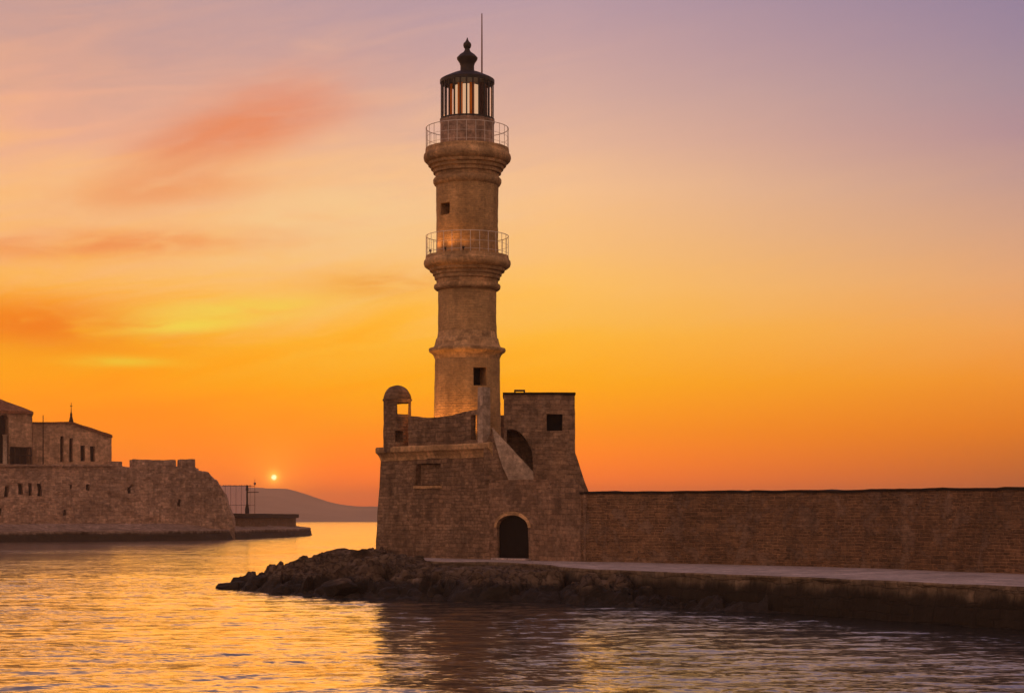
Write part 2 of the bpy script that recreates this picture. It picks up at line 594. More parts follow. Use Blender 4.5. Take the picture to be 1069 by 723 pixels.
def add_prism(bm, pts, vec):
    """closed prism: a flat outline moved along vec"""
    a = [bm.verts.new(Vector(p)) for p in pts]
    b = [bm.verts.new(Vector(p) + Vector(vec)) for p in pts]
    n = len(pts)
    bm.faces.new(a)
    bm.faces.new(b[::-1])
    for i in range(n):
        j = (i + 1) % n
        bm.faces.new((a[i], b[i], b[j], a[j]))
    return bm


def prism(pts, vec):
    return add_prism(bmesh.new(), pts, vec)


def add_box(bm, c, s, rz=0, rx=0):
    mt = Matrix.Translation(c) @ Matrix.Rotation(rz, 4, 'Z') @ Matrix.Rotation(rx, 4, 'X') @ Matrix.Diagonal((*s, 1))
    bmesh.ops.create_cube(bm, size=1, matrix=mt)
    return bm


def box(c, s, rz=0, rx=0):
    return add_box(bmesh.new(), c, s, rz, rx)


def frustum(bot, top):
    bm = bmesh.new()
    a = [bm.verts.new(p) for p in bot]
    b = [bm.verts.new(p) for p in top]
    n = len(a)
    bm.faces.new(a[::-1])
    bm.faces.new(b)
    for i in range(n):
        j = (i + 1) % n
        bm.faces.new((a[i], a[j], b[j], b[i]))
    return bm


def add_tube(bm, pts, r, seg=8):
    pts = [Vector(p) for p in pts]
    rings = []
    for i, p in enumerate(pts):
        t = (pts[min(i + 1, len(pts) - 1)] - pts[max(i - 1, 0)]).normalized()
        u = t.cross(Vector((0, 0, 1)))
        if u.length < 1e-3:
            u = Vector((1, 0, 0))
        u.normalize()
        w = t.cross(u)
        rr = r[i] if isinstance(r, (list, tuple)) else r
        rings.append([bm.verts.new(p + (u * math.cos(2 * PI * k / seg) + w * math.sin(2 * PI * k / seg)) * rr) for k in range(seg)])
    for a, b in zip(rings, rings[1:]):
        for k in range(seg):
            bm.faces.new((a[k], a[(k + 1) % seg], b[(k + 1) % seg], b[k]))
    bm.faces.new(rings[0][::-1])
    bm.faces.new(rings[-1])
    return bm


def tube(pts, r, seg=8):
    return add_tube(bmesh.new(), pts, r, seg)


def add_torus(bm, c, rad, r, seg=64, ms=6):
    rings = []
    for i in range(seg):
        a = 2 * PI * i / seg
        rings.append([bm.verts.new((c[0] + (rad + r * math.cos(2 * PI * k / ms)) * math.cos(a),
                                    c[1] + (rad + r * math.cos(2 * PI * k / ms)) * math.sin(a),
                                    c[2] + r * math.sin(2 * PI * k / ms))) for k in range(ms)])
    for i in range(seg):
        a, b = rings[i], rings[(i + 1) % seg]
        for k in range(ms):
            bm.faces.new((a[k], b[k], b[(k + 1) % ms], a[(k + 1) % ms]))
    return bm


def lathe(prof, c, seg=96, ph=0):
    """closed solid of revolution; prof = [(r, z)] from the bottom up"""
    bm = bmesh.new()
    rings = []
    for r, z in prof:
        rings.append([bm.verts.new((c[0] + r * math.cos(2 * PI * k / seg + ph), c[1] + r * math.sin(2 * PI * k / seg + ph), z)) for k in range(seg)])
    for a, b in zip(rings, rings[1:]):
        for k in range(seg):
            bm.faces.new((a[k], a[(k + 1) % seg], b[(k + 1) % seg], b[k]))
    bm.faces.new(rings[0][::-1])
    bm.faces.new(rings[-1])
    return bm


def round_uv(bm, c, rad):
    uvl = bm.loops.layers.uv.verify()
    for f in bm.faces:
        m = f.calc_center_median()
        a0 = math.atan2(m.y - c[1], m.x - c[0])
        for l in f.loops:
            p = l.vert.co
            a = math.atan2(p.y - c[1], p.x - c[0])
            a = a0 + (a - a0 + PI) % (2 * PI) - PI
            if abs(f.normal.z) > .9:
                l[uvl].uv = (p.x, p.y)
            else:
                l[uvl].uv = (a * rad, p.z + .4 * math.hypot(p.x - c[0], p.y - c[1]))


def finish_round(name, bm, mat, c, rad, parent, cuts=(), smooth=40, amp=0, freq=2.5):
    """as finish() with the brick courses wrapped round an axis"""
    o = finish(name, bm, mat, parent, cuts=cuts, uv=False)
    b2 = bmesh.new()
    b2.from_mesh(o.data)
    L = ORG[parent.name]
    b2.normal_update()
    round_uv(b2, (c[0] - L.x, c[1] - L.y), rad)
    if amp:
        wear(b2, amp, freq)
    b2.to_mesh(o.data)
    b2.free()
    for p in o.data.polygons:
        p.use_smooth = True
    o.data.set_sharp_from_angle(angle=R(smooth))
    return o


def catmull(pts, step):
    P = [Vector(p) for p in pts]
    P = [2 * P[0] - P[1]] + P + [2 * P[-1] - P[-2]]
    out = []
    for i in range(1, len(P) - 2):
        n = max(2, int((P[i + 1] - P[i]).length / step))
        for k in range(n):
            t = k / n
            a, b_, c, d = P[i - 1], P[i], P[i + 1], P[i + 2]
            out.append(.5 * ((2 * b_) + (c - a) * t + (2 * a - 5 * b_ + 4 * c - d) * t * t + (3 * b_ - a - 3 * c + d) * t ** 3))
    out.append(P[-2])
    return out


def arch_outline(w, h_spring, h_top, n=14):
    """(u, v) outline of an arched opening standing on v = 0"""
    pts = [(-w / 2, 0), (w / 2, 0)]
    for k in range(n + 1):
        a = PI * k / n
        pts.append((w / 2 * math.cos(a), h_spring + (h_top - h_spring) * math.sin(a)))
    return pts


# ------------------------------------------------------------------ ground: water, hill, quays, rock
def make_water_mesh():
    x0, x1, y0, y1, st = -34, 34, 18, 98, .14
    xs = np.arange(x0, x1 + .01, st)
    ys = np.arange(y0, y1 + .01, st)
    X, Y = np.meshgrid(xs, ys)
    Z = np.zeros_like(X)
    for _ in range(70):
        lam = .5 * (3.2 / .5) ** rng.random()
        th = rng.normal(-PI / 2 + .25, .55)
        k = 2 * PI / lam
        a = .00115 * lam ** .8 * (.5 + rng.random())
        ph = rng.random() * 2 * PI
        Z += a * np.sin(k * (X * math.cos(th) + Y * math.sin(th)) + ph)
    # sharper crests, flatter troughs; calm towards the rim of the fine sheet
    Z = Z + 4 * Z * np.abs(Z)
    fade = np.clip(np.minimum.reduce([X - x0, x1 - X, Y - y0, y1 - Y]) / 8, 0, 1)
    Z *= fade
    nx, ny = len(xs), len(ys)
    co = np.stack([X, Y, Z], -1).reshape(-1, 3)
    i = np.arange(ny - 1)[:, None] * nx + np.arange(nx - 1)[None]
    quads = np.stack([i, i + 1, i + nx + 1, i + nx], -1).reshape(-1, 4)
    xe, ye = xs[-1], ys[-1]
    B = 4000
    ex = np.array([[x0, y0, 0], [xe, y0, 0], [xe, ye, 0], [x0, ye, 0], [-B, -300, 0], [B, -300, 0], [B, B, 0], [-B, B, 0]], float)
    n0 = len(co)
    co = np.vstack([co, ex])
    q2 = np.array([[4, 5, 1, 0], [5, 6, 2, 1], [6, 7, 3, 2], [7, 4, 0, 3]]) + n0
    quads = np.vstack([quads, q2])
    me = bpy.data.meshes.new('water')
    me.vertices.add(len(co))
    me.vertices.foreach_set('co', co.ravel())
    me.loops.add(quads.size)
    me.loops.foreach_set('vertex_index', quads.ravel())
    me.polygons.add(len(quads))
    me.polygons.foreach_set('loop_start', np.arange(0, quads.size, 4))
    me.polygons.foreach_set('loop_total', np.full(len(quads), 4))
    me.polygons.foreach_set('use_smooth', np.ones(len(quads), bool))
    me.update()
    me.validate()
    me.materials.append(M['water'])
    o = bpy.data.objects.new('water', me)
    COL.objects.link(o)
    return tag(o, kind='structure')


make_water_mesh()


def make_hill():
    D = 2600
    prof = [(-300, 524), (60, 512), (180, 507), (235, 507), (265, 508.5), (280, 509.5), (300, 510), (318, 515), (335, 521), (350, 525), (372, 528), (400, 528.5), (440, 532), (500, 538), (560, 543)]
    P = catmull([(p, y, 0) for p, y in prof], 8)
    bm = bmesh.new()
    rows = []
    for v, s in ((-520, 0), (-350, .35), (-170, .7), (0, 1.0), (260, .85), (500, .3), (640, -.05)):
        row = []
        for p in P:
            z = max(0, pz(p.y, D) * s + (1.8 * noise.noise(Vector((p.x * .05, v * .01, 3))) if 0 < s < 1 else .5 * noise.noise(Vector((p.x * .2, 0, 7)))))
            row.append(bm.verts.new((px(p.x, D), D + v, z - (.5 if s <= 0 else 0))))
        rows.append(row)
    for a, b in zip(rows, rows[1:]):
        for i in range(len(a) - 1):
            bm.faces.new((a[i], a[i + 1], b[i + 1], b[i]))
    tag(finish('hill', bm, M['hill'], uv=False, smooth=60), kind='structure')


make_hill()

EDGE = catmull([(-4.8, 76.6, 0), (-2.8, 74.8, 0), (-.2, 73.0, 0), (1.3, 69.8, 0), (2.35, 64.8, 0), (5.5, 59.6, 0), (8.86, 54.5, 0), (13.3, 46.7, 0), (17, 40, 0), (22, 31.5, 0)], .3)
INNER = [(-6, 85.2, 0), (-4.5, 83.6, 0), (-.8, 79.8, 0), (1, 77.8, 0), (3.07, 75.4, 0), (7.4, 71.8, 0), (11.6, 67.6, 0), (14.8, 62.6, 0), (17.4, 57.9, 0), (21.5, 49, 0), (25, 41, 0), (30, 31, 0)]


def resample(pts, n):
    P = [Vector(p) for p in pts]
    d = [0]
    for a, b in zip(P, P[1:]):
        d.append(d[-1] + (b - a).length)
    out = []
    for k in range(n):
        t = d[-1] * k / (n - 1)
        i = max(j for j in range(len(d)) if d[j] <= t + 1e-9)
        i = min(i, len(P) - 2)
        out.append(P[i].lerp(P[i + 1], (t - d[i]) / (d[i + 1] - d[i])))
    return out


QZ = 1.12


def make_quay():
    n = 190
    E = resample(EDGE, n)
    I = resample(catmull(INNER, .4), n)
    # the inner line is matched to the edge by share of length
    bm = bmesh.new()
    uvl = bm.loops.layers.uv.verify()
    rows = []
    for i in range(n):
        e, q = E[i], I[i]
        t = (E[min(i + 1, n - 1)] - E[max(i - 1, 0)]).normalized()
        out = Vector((-t.y, t.x, 0)) * -1
        if out.y > 0:
            out = -out
        row = []
        for k in range(9):
            f = k / 8
            p = q.lerp(e, f)
            row.append((p.x, p.y, QZ + .02 * noise.noise(Vector((p.x * .5, p.y * .5, 1)))))
        for off, z in ((.03, QZ - .05), (.0, QZ - .16), (.02, .8), (.05, .55), (.10, .3), (.12, 0), (.2, -.5), (.3, -1.6)):
            w = .10 * noise.noise(Vector((e.x * .9, e.y * .9, z * 1.6))) + .05 * noise.noise(Vector((e.x * 3, e.y * 3, z * 4)))
            w *= 0 if z > 1.0 else 1
            row.append((e.x + out.x * (off + w), e.y + out.y * (off + w), z))
        rows.append([bm.verts.new(p) for p in row])
    d = 0
    for i in range(n - 1):
        dd = (E[i + 1] - E[i]).length
        for k in range(len(rows[0]) - 1):
            f = bm.faces.new((rows[i][k], rows[i][k + 1], rows[i + 1][k + 1], rows[i + 1][k]))
            for l, (u, vv) in zip(f.loops, ((d, k), (d, k + 1), (d + dd, k + 1), (d + dd, k))):
                if k >= 8:
                    l[uvl].uv = (u, l.vert.co.z)
                else:
                    l[uvl].uv = (u, vv * .9)
            f.material_index = 0 if k < 8 else 1
        d += dd
    bmesh.ops.recalc_face_normals(bm, faces=bm.faces[:])
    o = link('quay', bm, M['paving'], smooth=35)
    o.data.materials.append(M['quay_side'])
    tag(o, kind='structure')


make_quay()

SHORE = np.array([(-12.2, 75.0), (-11.5, 73.8), (-10.4, 72.3), (-9.2, 69.6), (-8.2, 68.0), (-6.9, 66.6), (-5.6, 65.6), (-4.4, 64.4), (-3.0, 64.0), (-1.6, 63.2), (-.4, 63.4),
                  (.6, 62.6), (1.6, 62.5), (2.2, 60.6), (3.2, 58.9), (4.6, 58.3), (6.2, 56.8), (8.2, 55.0), (9.4, 53.2), (10, 54), (6.4, 61), (3.4, 66), (2.6, 72), (2.0, 78), (-4, 93), (-8, 93), (-10.2, 87), (-11.6, 80)])


def poly_dist(Pg, X, Y):
    """signed distance to a polygon, positive inside"""
    best = np.full(X.shape, 1e9)
    inside = np.zeros(X.shape, bool)
    n = len(Pg)
    for i in range(n):
        ax, ay = Pg[i]
        bx, by = Pg[(i + 1) % n]
        dx, dy = bx - ax, by - ay
        t = np.clip(((X - ax) * dx + (Y - ay) * dy) / (dx * dx + dy * dy), 0, 1)
        best = np.minimum(best, np.hypot(X - ax - t * dx, Y - ay - t * dy))
        c = ((ay > Y) != (by > Y)) & (X < (bx - ax) * (Y - ay) / (by - ay + 1e-12) + ax)
        inside ^= c
    return np.where(inside, best, -best)


EDGE_POLY = np.array([(p.x, p.y) for p in EDGE[::4]] + [(p[0], p[1]) for p in INNER[::-1]])


def make_rocks():
    st = .11
    xs = np.arange(-15, 11, st)
    ys = np.arange(51, 94, st)
    X, Y = np.meshgrid(xs, ys)
    wob = np.array([noise.noise(Vector((x * .8, y * .8, 0))) * .5 + noise.noise(Vector((x * 2.3, y * 2.3, 4))) * .22 for x, y in zip(X.ravel(), Y.ravel())]).reshape(X.shape)
    d = poly_dist(SHORE, X, Y) + wob
    q = poly_dist(EDGE_POLY, X, Y)
    top = np.interp(X, [-13, -11.8, -10.8, -9.5, -8.2, -6.8, -5.2, -4, -2, 1, 2.5, 5, 10], [.10, .28, .62, .92, 1.08, 1.22, 1.2, 1.08, 1.0, 1.0, .85, .62, .3])
    far = np.interp(Y, [70, 76, 84], [.72, 1.0, 1.12])
    h = top * np.where(X < -3, far, 1) * (1 - np.exp(-np.clip(d, 0, 9) / 1.15))
    nz = np.zeros_like(X)
    for i in range(X.shape[0]):
        for j in range(X.shape[1]):
            if d[i, j] > -1.2 and q[i, j] < 1.2:
                p = Vector((X[i, j], Y[i, j], 0))
                q3 = p + noise.noise_vector(p * .5) * .5
                a = noise.ridged_multi_fractal(q3 * .38, .9, 2.2, 6, 1.0, 2.0) - 1.1
                v_ = .14 * a
                for sc, am, ti in ((.62, .34, .34), (1.5, .16, .30), (3.4, .06, .22)):
                    u = q3 * sc + noise.noise_vector(q3 * sc * 1.3) * .22
                    dist, pts_ = noise.voronoi(u)
                    k_ = pts_[0]
                    r_ = noise.cell_vector(k_ * 13.7 + Vector((3.1, 5.3, 1.7)))
                    v_ += am * (r_.x - .45) + ((u - k_).x * (r_.y - .5) + (u - k_).y * (r_.z - .75)) * ti / sc * 1.2
                    v_ -= am * .7 * max(0, 1 - (dist[1] - dist[0]) / .10)
                nz[i, j] = v_ + .10 * noise.fractal(p * 2.2 + Vector((9, 2, 0)), .8, 2.1, 5)
    h = h + nz * np.clip(d + .5, 0, 1.3)
    h = np.where(d < 0, np.maximum(-1.4, h + d * 1.4 - .05), h)
    nzs = nz
    h = np.minimum(h, top + .20 + .45 * nz)
    # under the paving the rock stays below it
    lim = np.interp(q, [-.9, -.1, .5], [9, 1.0, .7])
    h = np.minimum(h, lim)
    h = np.minimum(h, np.interp(X, [-4.6, -3.2], [9, .99]))
    # level bedding ledges
    hh = h / .34
    fl = np.floor(hh)
    h = np.where(h > .05, .75 * h + .25 * .34 * (fl + np.clip((hh - fl - .3) / .4, 0, 1)), h)
    keep = (d > -1.5) & (q < 1.0)
    idx = -np.ones(X.shape, int)
    bm = bmesh.new()
    vs = {}
    for i in range(X.shape[0] - 1):
        for j in range(X.shape[1] - 1):
            if keep[i, j] and keep[i + 1, j] and keep[i, j + 1] and keep[i + 1, j + 1]:
                f = []
                for a, b in ((i, j), (i, j + 1), (i + 1, j + 1), (i + 1, j)):
                    if (a, b) not in vs:
                        p = Vector((X[a, b], Y[a, b], h[a, b]))
                        w = noise.noise_vector(p * 1.1) * .22 + noise.noise_vector(p * 3.1) * .08
                        w.z *= .5
                        if q[a, b] > -.4:
                            w *= .2
                        vs[a, b] = bm.verts.new(p + w)
                    f.append(vs[a, b])
                bm.faces.new(f)
    tag(finish('rock_shore', bm, M['rock'], uv=False, smooth=38), kind='structure')


make_rocks()


def boulder(loc, size, seed, label, rz=0):
    bm = bmesh.new()
    bmesh.ops.create_icosphere(bm, subdivisions=5, radius=1)
    rr = random.Random(seed)
    planes = []
    for _ in range(16):
        n = Vector((rr.gauss(0, 1), rr.gauss(0, 1), rr.gauss(0, 1))).normalized()
        planes.append((n, rr.uniform(.62, .9)))
    for v in bm.verts:
        p = v.co.copy()
        for n, dd in planes:
            k = p.dot(n)
            if k > dd:
                p -= n * (k - dd) * .92
        p += noise.noise_vector(p * 2 + Vector((seed, 0, 0))) * .08 + noise.noise_vector(p * 6 + Vector((seed, 0, 0))) * .03
        v.co = p
    bmesh.ops.scale(bm, vec=size, verts=bm.verts[:])
    bmesh.ops.rotate(bm, cent=(0, 0, 0), matrix=Matrix.Rotation(rz, 3, 'Z'), verts=bm.verts[:])
    bmesh.ops.translate(bm, verts=bm.verts[:], vec=loc)
    o = finish('boulder', bm, M['rock'], loc=loc, uv=False, smooth=35)
    return tag(o, label, 'boulder', 'boulders on the rocky shore')


boulder((-11.4, 75.0, .06), (.95, .6, .26), 3, 'low flat dark rock awash at the far left tip of the shore')
boulder((-10.3, 73.6, .22), (.62, .6, .48), 5, 'rounded dark boulder rising beside the flat rock at the shore tip')
boulder((-8.5, 76.5, 1.02), (.42, .4, .30), 8, 'small knobbly boulder on the sloping crest of the rocky shore')
boulder((-7.1, 79.5, 1.22), (.75, .6, .32), 12, 'broad flat-topped boulder on the crest near the foot of the bastion')
boulder((-6.3, 66.6, .35), (.8, .6, .42), 15, 'blocky wet boulder at the waterline below the bastion corner')
boulder((-1.2, 64.6, .3), (.85, .7, .5), 18, 'large dark boulder at the waterline in front of the arched door')

# far shore under the fort
FQ = [(-130, 190), (-95, 214), (-80, 223), (-66, 233.8), (-56, 241), (-46.7, 248.5), (-42.6, 259), (-39.6, 275), (-37.0, 292), (-36.2, 312), (-37.4, 334), (-42.5, 362), (-50, 385), (-64, 400), (-130, 400)]


def make_far_quay():
    P = catmull([(x, y, 0) for x, y in FQ[:-2]], 1.2)
    P += [Vector((-130, 400, 0))]
    bm = bmesh.new()
    uvl = bm.loops.layers.uv.verify()
    c = Vector((-80, 300, 0))
    rings = []
    spec = ((0, -1.5, .5), (0, .1, .2), (0, .75, .1), (0, .8, 0), (0, 1.3, -.05), (0, 1.42, -.3), (1.0, 1.5, -2), (3.2, 1.75, -3.2), (6, 2.2, -5))
    n = len(P)
    for _, z, off in spec:
        row = []
        for i, p in enumerate(P):
            t = (P[(i + 1) % n] - P[i - 1]).normalized()
            out = Vector((t.y, -t.x, 0))
            w = noise.noise(Vector((p.x * .3, p.y * .3, z))) * .35 + noise.noise(Vector((p.x * 1.1, p.y * 1.1, z * 2))) * .15
            zz = z + (.25 * noise.noise(Vector((p.x * .5, p.y * .5, 5))) if z > 1.45 else 0)
            row.append(bm.verts.new((p.x + out.x * (off + w), p.y + out.y * (off + w), zz)))
        rings.append(row)
    for a, b in zip(rings, rings[1:]):
        for i in range(n):
            j = (i + 1) % n
            bm.faces.new((a[i], a[j], b[j], b[i]))
    bm.faces.new(rings[-1])
    bm.normal_update()
    tag(finish('far_quay', bm, M['far_quay'], smooth=40), kind='structure')


make_far_quay()

# ------------------------------------------------------------------ the lighthouse
TD = 84.2
TC = Vector((px(487.8, TD), TD, 0))     # its axis
TS = F / TD


def tr(r):
    return r / TS


def tz(y):
    return pz(y, TD)


LH = thing('lighthouse', (TC.x, TC.y, 6.2), 'tall round stone lighthouse with two railed galleries and a glazed lantern, standing on the bastion', 'lighthouse')


def prof(lst):
    return [(tr(r), tz(y)) for y, r in lst]


def densify(p, step=.22):
    out = [p[0]]
    for (r0, z0), (r1, z1) in zip(p, p[1:]):
        n = max(1, int(math.hypot(r1 - r0, z1 - z0) / step))
        for k in range(1, n + 1):
            out.append((r0 + (r1 - r0) * k / n, z0 + (z1 - z0) * k / n))
    return out


def radial_cut(ang, rad, w, h, zc, depth=1.0):
    """box cutter entering the tower at an angle from the camera side; ang > 0 to the right"""
    dirv = Vector((math.sin(ang), -math.cos(ang), 0))
    c = TC + dirv * (rad - depth / 2 + .25) + Vector((0, 0, zc))
    return box(c, (w, depth + .5, h), ang), TC + dirv * (rad - depth + .08) + Vector((0, 0, zc))


rA = tr(33.9)
dcut, dpos = radial_cut(R(24.5), rA, .66, .84, (tz(386) + tz(404)) / 2, .9)
lower = densify(prof([(472, 35.8), (432, 34.6), (400, 34.2), (376, 33.8), (375, 33.6)]))
finish_round('shaft', lathe(lower, TC), M['tower'], TC, 1.5, LH, cuts=[dcut], amp=.018)
finish('doorway', box(dpos, (.7, .06, .9), R(24.5)), M['pane'], LH)
belt = densify(prof([(376, 33.6), (374, 34.2), (371, 35.6), (369, 37.4), (367.6, 39.6), (365.6, 40.2), (364, 39.8), (363.4, 36.8), (362, 34.8), (359, 33.8), (354, 32.6), (353, 31.4), (347, 30.6)]), .1)
finish_round('belt_course', lathe(belt, TC), M['trim'], TC, 1.6, LH, amp=.010)
mid = densify(prof([(347.5, 30.5), (320, 30.3), (302, 30.5)]))
finish_round('shaft', lathe(mid, TC), M['tower'], TC, 1.35, LH, amp=.018)
g1 = densify(prof([(304, 30.8), (303, 33.0), (301.4, 34.6), (299, 34.9), (297.6, 34.2), (296.6, 32.0), (292.6, 32.4), (292, 34.0), (288.4, 34.4), (287.8, 36.0), (284.8, 36.4), (284, 39.0), (281.2, 39.8), (280.2, 42.4), (278.4, 44.6), (275.6, 45.4), (273, 45.2), (271.6, 43.8), (267.8, 43.3), (267.3, 32)]), .07)
G1 = finish_round('gallery', lathe(g1, TC), M['trim'], TC, 1.7, LH, amp=.010)
wcut, wpos = radial_cut(R(-45), tr(32.2), .62, .55, tz(221.6), .9)
up = densify(prof([(268, 32.6), (255, 32.2), (225, 32.2), (194, 32.6)]))
finish_round('shaft', lathe(up, TC), M['tower'], TC, 1.45, LH, cuts=[wcut], amp=.018)
finish('window', box(wpos, (.66, .06, .6), R(-45)), M['pane'], LH)
g2 = densify(prof([(195, 32.6), (193.4, 34.4), (191, 35.6), (188.4, 35.7), (186.8, 34.6), (186, 33.0), (182.6, 33.4), (181.8, 35.4), (178.4, 35.9), (177.6, 37.8), (174.6, 38.3), (173.8, 40.6), (171, 41.4), (170, 43.4), (168.2, 45.0), (165.4, 45.7), (162.6, 45.3), (161.2, 43.9), (155.8, 43.4), (155.2, 27)]), .07)
finish_round('gallery', lathe(g2, TC), M['trim'], TC, 1.7, LH, amp=.010)
drum = densify(prof([(155.8, 28.4), (152, 28.0), (130, 28.0), (128.6, 28.6), (126.6, 28.6), (126.4, 20)]))
finish_round('lantern_drum', lathe(drum, TC, 64), M['drum'], TC, 1.25, LH, amp=.006)

for ydeck, nph in ((267.6, .1), (155.2, .23)):
    zb = tz(ydeck) - .01
    rr = tr(43.0)
    bm = bmesh.new()
    add_torus(bm, (TC.x, TC.y, zb + .94), rr, .017)
    add_torus(bm, (TC.x, TC.y, zb + .50), rr, .008)
    add_torus(bm, (TC.x, TC.y, zb + .12), rr, .008)
    rail = finish('railing', bm, M['pale_metal'], LH, uv=False, smooth=60)
    for k in range(28):
        a = 2 * PI * k / 28 + nph
        p = TC + Vector((rr * math.cos(a), rr * math.sin(a), 0))
        finish('rail_post', tube([(p.x, p.y, zb), (p.x, p.y, zb + .95)], .012, 6), M['pale_metal'], rail, uv=False, smooth=60)

# lantern: frame, panes, lens, curtains, roof
LZ0, LZ1 = tz(126.8), tz(85.5)
NM = 26
rl = tr(27.3)


def ring(z, h):
    bm = bmesh.new()
    loops = [[bm.verts.new((TC.x + r * math.cos(2 * PI * k / NM + PI / NM), TC.y + r * math.sin(2 * PI * k / NM + PI / NM), z + d)) for k in range(NM)]
             for r, d in ((rl - .06, -h), (rl + .06, -h), (rl + .06, h), (rl - .06, h))]
    for a_, b_ in zip(loops, loops[1:] + loops[:1]):
        for k in range(NM):
            bm.faces.new((a_[k], a_[(k + 1) % NM], b_[(k + 1) % NM], b_[k]))
    return bm


fr = finish('lantern_frame', ring(LZ0 + .04, .05), M['dark_iron'], LH, uv=False)
finish('lantern_ring', ring(LZ1 - .02, .07), M['dark_iron'], fr, uv=False)
for k in range(NM):
    a = 2 * PI * k / NM + PI / NM
    p = TC + Vector((rl * math.cos(a), rl * math.sin(a), 0))
    finish('glazing_bar', box((p.x, p.y, (LZ0 + LZ1) / 2), (.042, .07, LZ1 - LZ0), a), M['dark_iron'], fr, uv=False)
    a2 = a + PI / NM
    rm = rl * math.cos(PI / NM) - .012
    p = TC + Vector((rm * math.cos(a2), rm * math.sin(a2), 0))
    finish('pane', box((p.x, p.y, (LZ0 + LZ1) / 2), (.012, 2 * rl * math.sin(PI / NM) - .09, LZ1 - LZ0 - .16), a2), M['glass'], fr, uv=False)
lens = lathe([(.3, LZ0 + .06), (.62, LZ0 + .1), (.66, LZ0 + .5), (.66, LZ1 - .5), (.62, LZ1 - .22), (.3, LZ1 - .16)], TC, 32)
finish('lens', lens, M['lens'], LH, uv=False, smooth=50)
for k, a in enumerate((R(-139), R(-108), R(-76), R(62), R(88), R(115))):
    p = TC + Vector((.98 * math.cos(a), .98 * math.sin(a), 0))
    bm = bmesh.new()
    nn = 10
    rows = []
    for j in range(nn + 1):
        u = (j / nn - .5) * .24
        w = .025 * math.sin(j * 2.1 + k)
        q = p + Vector((-math.sin(a) * u + math.cos(a) * w, math.cos(a) * u + math.sin(a) * w, 0))
        rows.append((bm.verts.new((q.x, q.y, LZ0 + .06)), bm.verts.new((q.x, q.y, LZ1 - .25))))
    for r0, r1 in zip(rows, rows[1:]):
        bm.faces.new((r0[0], r1[0], r1[1], r0[1]))
    finish('curtain', bm, M['curtain'], LH, uv=False, smooth=80)
for a in (R(-47), R(-29)):
    p = TC + Vector((1.0 * math.cos(a), 1.0 * math.sin(a), 0))
    finish('blind', box((p.x, p.y, (LZ0 + LZ1) / 2 - .05), (.02, .25, LZ1 - LZ0 - .3), a), M['mast'], LH, uv=False)
rf = densify(prof([(85.6, 24), (85.4, 28.2), (84.2, 28.6), (83.2, 27.6), (81.5, 24.5), (79.2, 19.5), (77.4, 15.5), (76.2, 12.5), (75.8, 7.4)]), .3)
ROOF = finish('lantern_roof', lathe(rf, TC, 32, PI / NM), M['copper'], LH, uv=False, smooth=25)
vt = prof([(76.4, 8.2), (74.5, 8.2), (74, 7.3), (69, 7.2), (66, 8.2), (62.5, 10.6), (60.6, 10.9), (59.8, 10.2), (57, 7.6), (54.6, 4.0), (52.6, 2.8), (51, 2.6), (50, 3.6), (47.6, 4.3), (45.4, 3.9), (43.6, 2.0), (41.5, .9), (39.5, .4)])
finish('ventilator', lathe(vt, TC, 24), M['copper'], ROOF, uv=False, smooth=35)
mp = TC + Vector((tr(15.3), -.1, 0))
finish('lightning_rod', tube([(mp.x, mp.y, tz(83)), (mp.x, mp.y, tz(50)), (mp.x, mp.y, tz(15))], [.04, .036, .025], 8), M['mast'], LH, uv=False, smooth=60)


def floodlight(loc, aim, label, power):
    t = thing('floodlight', loc, label, 'floodlight', 'floodlights at the foot of the lighthouse shafts')
    d = (Vector(aim) - Vector(loc)).normalized()
    L = Vector(loc)
    finish('bracket', tube([L, L + Vector((0, 0, .1))], .02, 8), M['dark_iron'], t, uv=False)
    c = L + Vector((0, 0, .14))
    bm = lathe([(.03, -.06), (.05, -.05), (.06, .02), (.063, .035), (.053, .035), (.047, .0), (.01, -.015)], (0, 0, 0), 20)
    rot = d.to_track_quat('Z', 'Y').to_matrix().to_4x4()
    bmesh.ops.transform(bm, matrix=Matrix.Translation(c) @ rot, verts=bm.verts[:])
    finish('housing', bm, M['dark_iron'], t, uv=False, smooth=40)
    ld = bpy.data.lights.new('flood_beam', 'SPOT')
    ld.energy = power
    ld.color = (1, .42, .10)
    ld.spot_size = R(125)
    ld.spot_blend = 1
    ld.shadow_soft_size = .07
    lo = bpy.data.objects.new('flood_beam', ld)
    COL.objects.link(lo)
    lo.parent = t
    lo.location = Vector((0, 0, .14)) + d * .06
    lo.rotation_euler = (-d).to_track_quat('Z', 'Y').to_euler()


def flood_round(ang, rad, z, up, label, power):
    p = TC + Vector((math.sin(R(ang)) * rad, -math.cos(R(ang)) * rad, z))
    q = TC + Vector((math.sin(R(ang)) * 1.2, -math.cos(R(ang)) * 1.2, z + up))
    floodlight(tuple(p), tuple(q), label, power)


for a_, lb in ((-62, 'leftmost small floodlight on the lower gallery of the lighthouse'), (-30, 'middle small floodlight on the lower gallery of the lighthouse'), (-4, 'rightmost small floodlight on the lower gallery of the lighthouse')):
    flood_round(a_, 1.90, tz(267.6), 1.7, lb, 25 if a_ < -10 else 13)
for a_, lb in ((-75, 'leftmost small floodlight on the bastion roof at the foot of the tower'), (-38, 'middle small floodlight on the bastion roof at the foot of the tower'), (0, 'rightmost small floodlight on the bastion roof beside the pier')):
    flood_round(a_, 2.12, 6.30, 3.0, lb, 190)

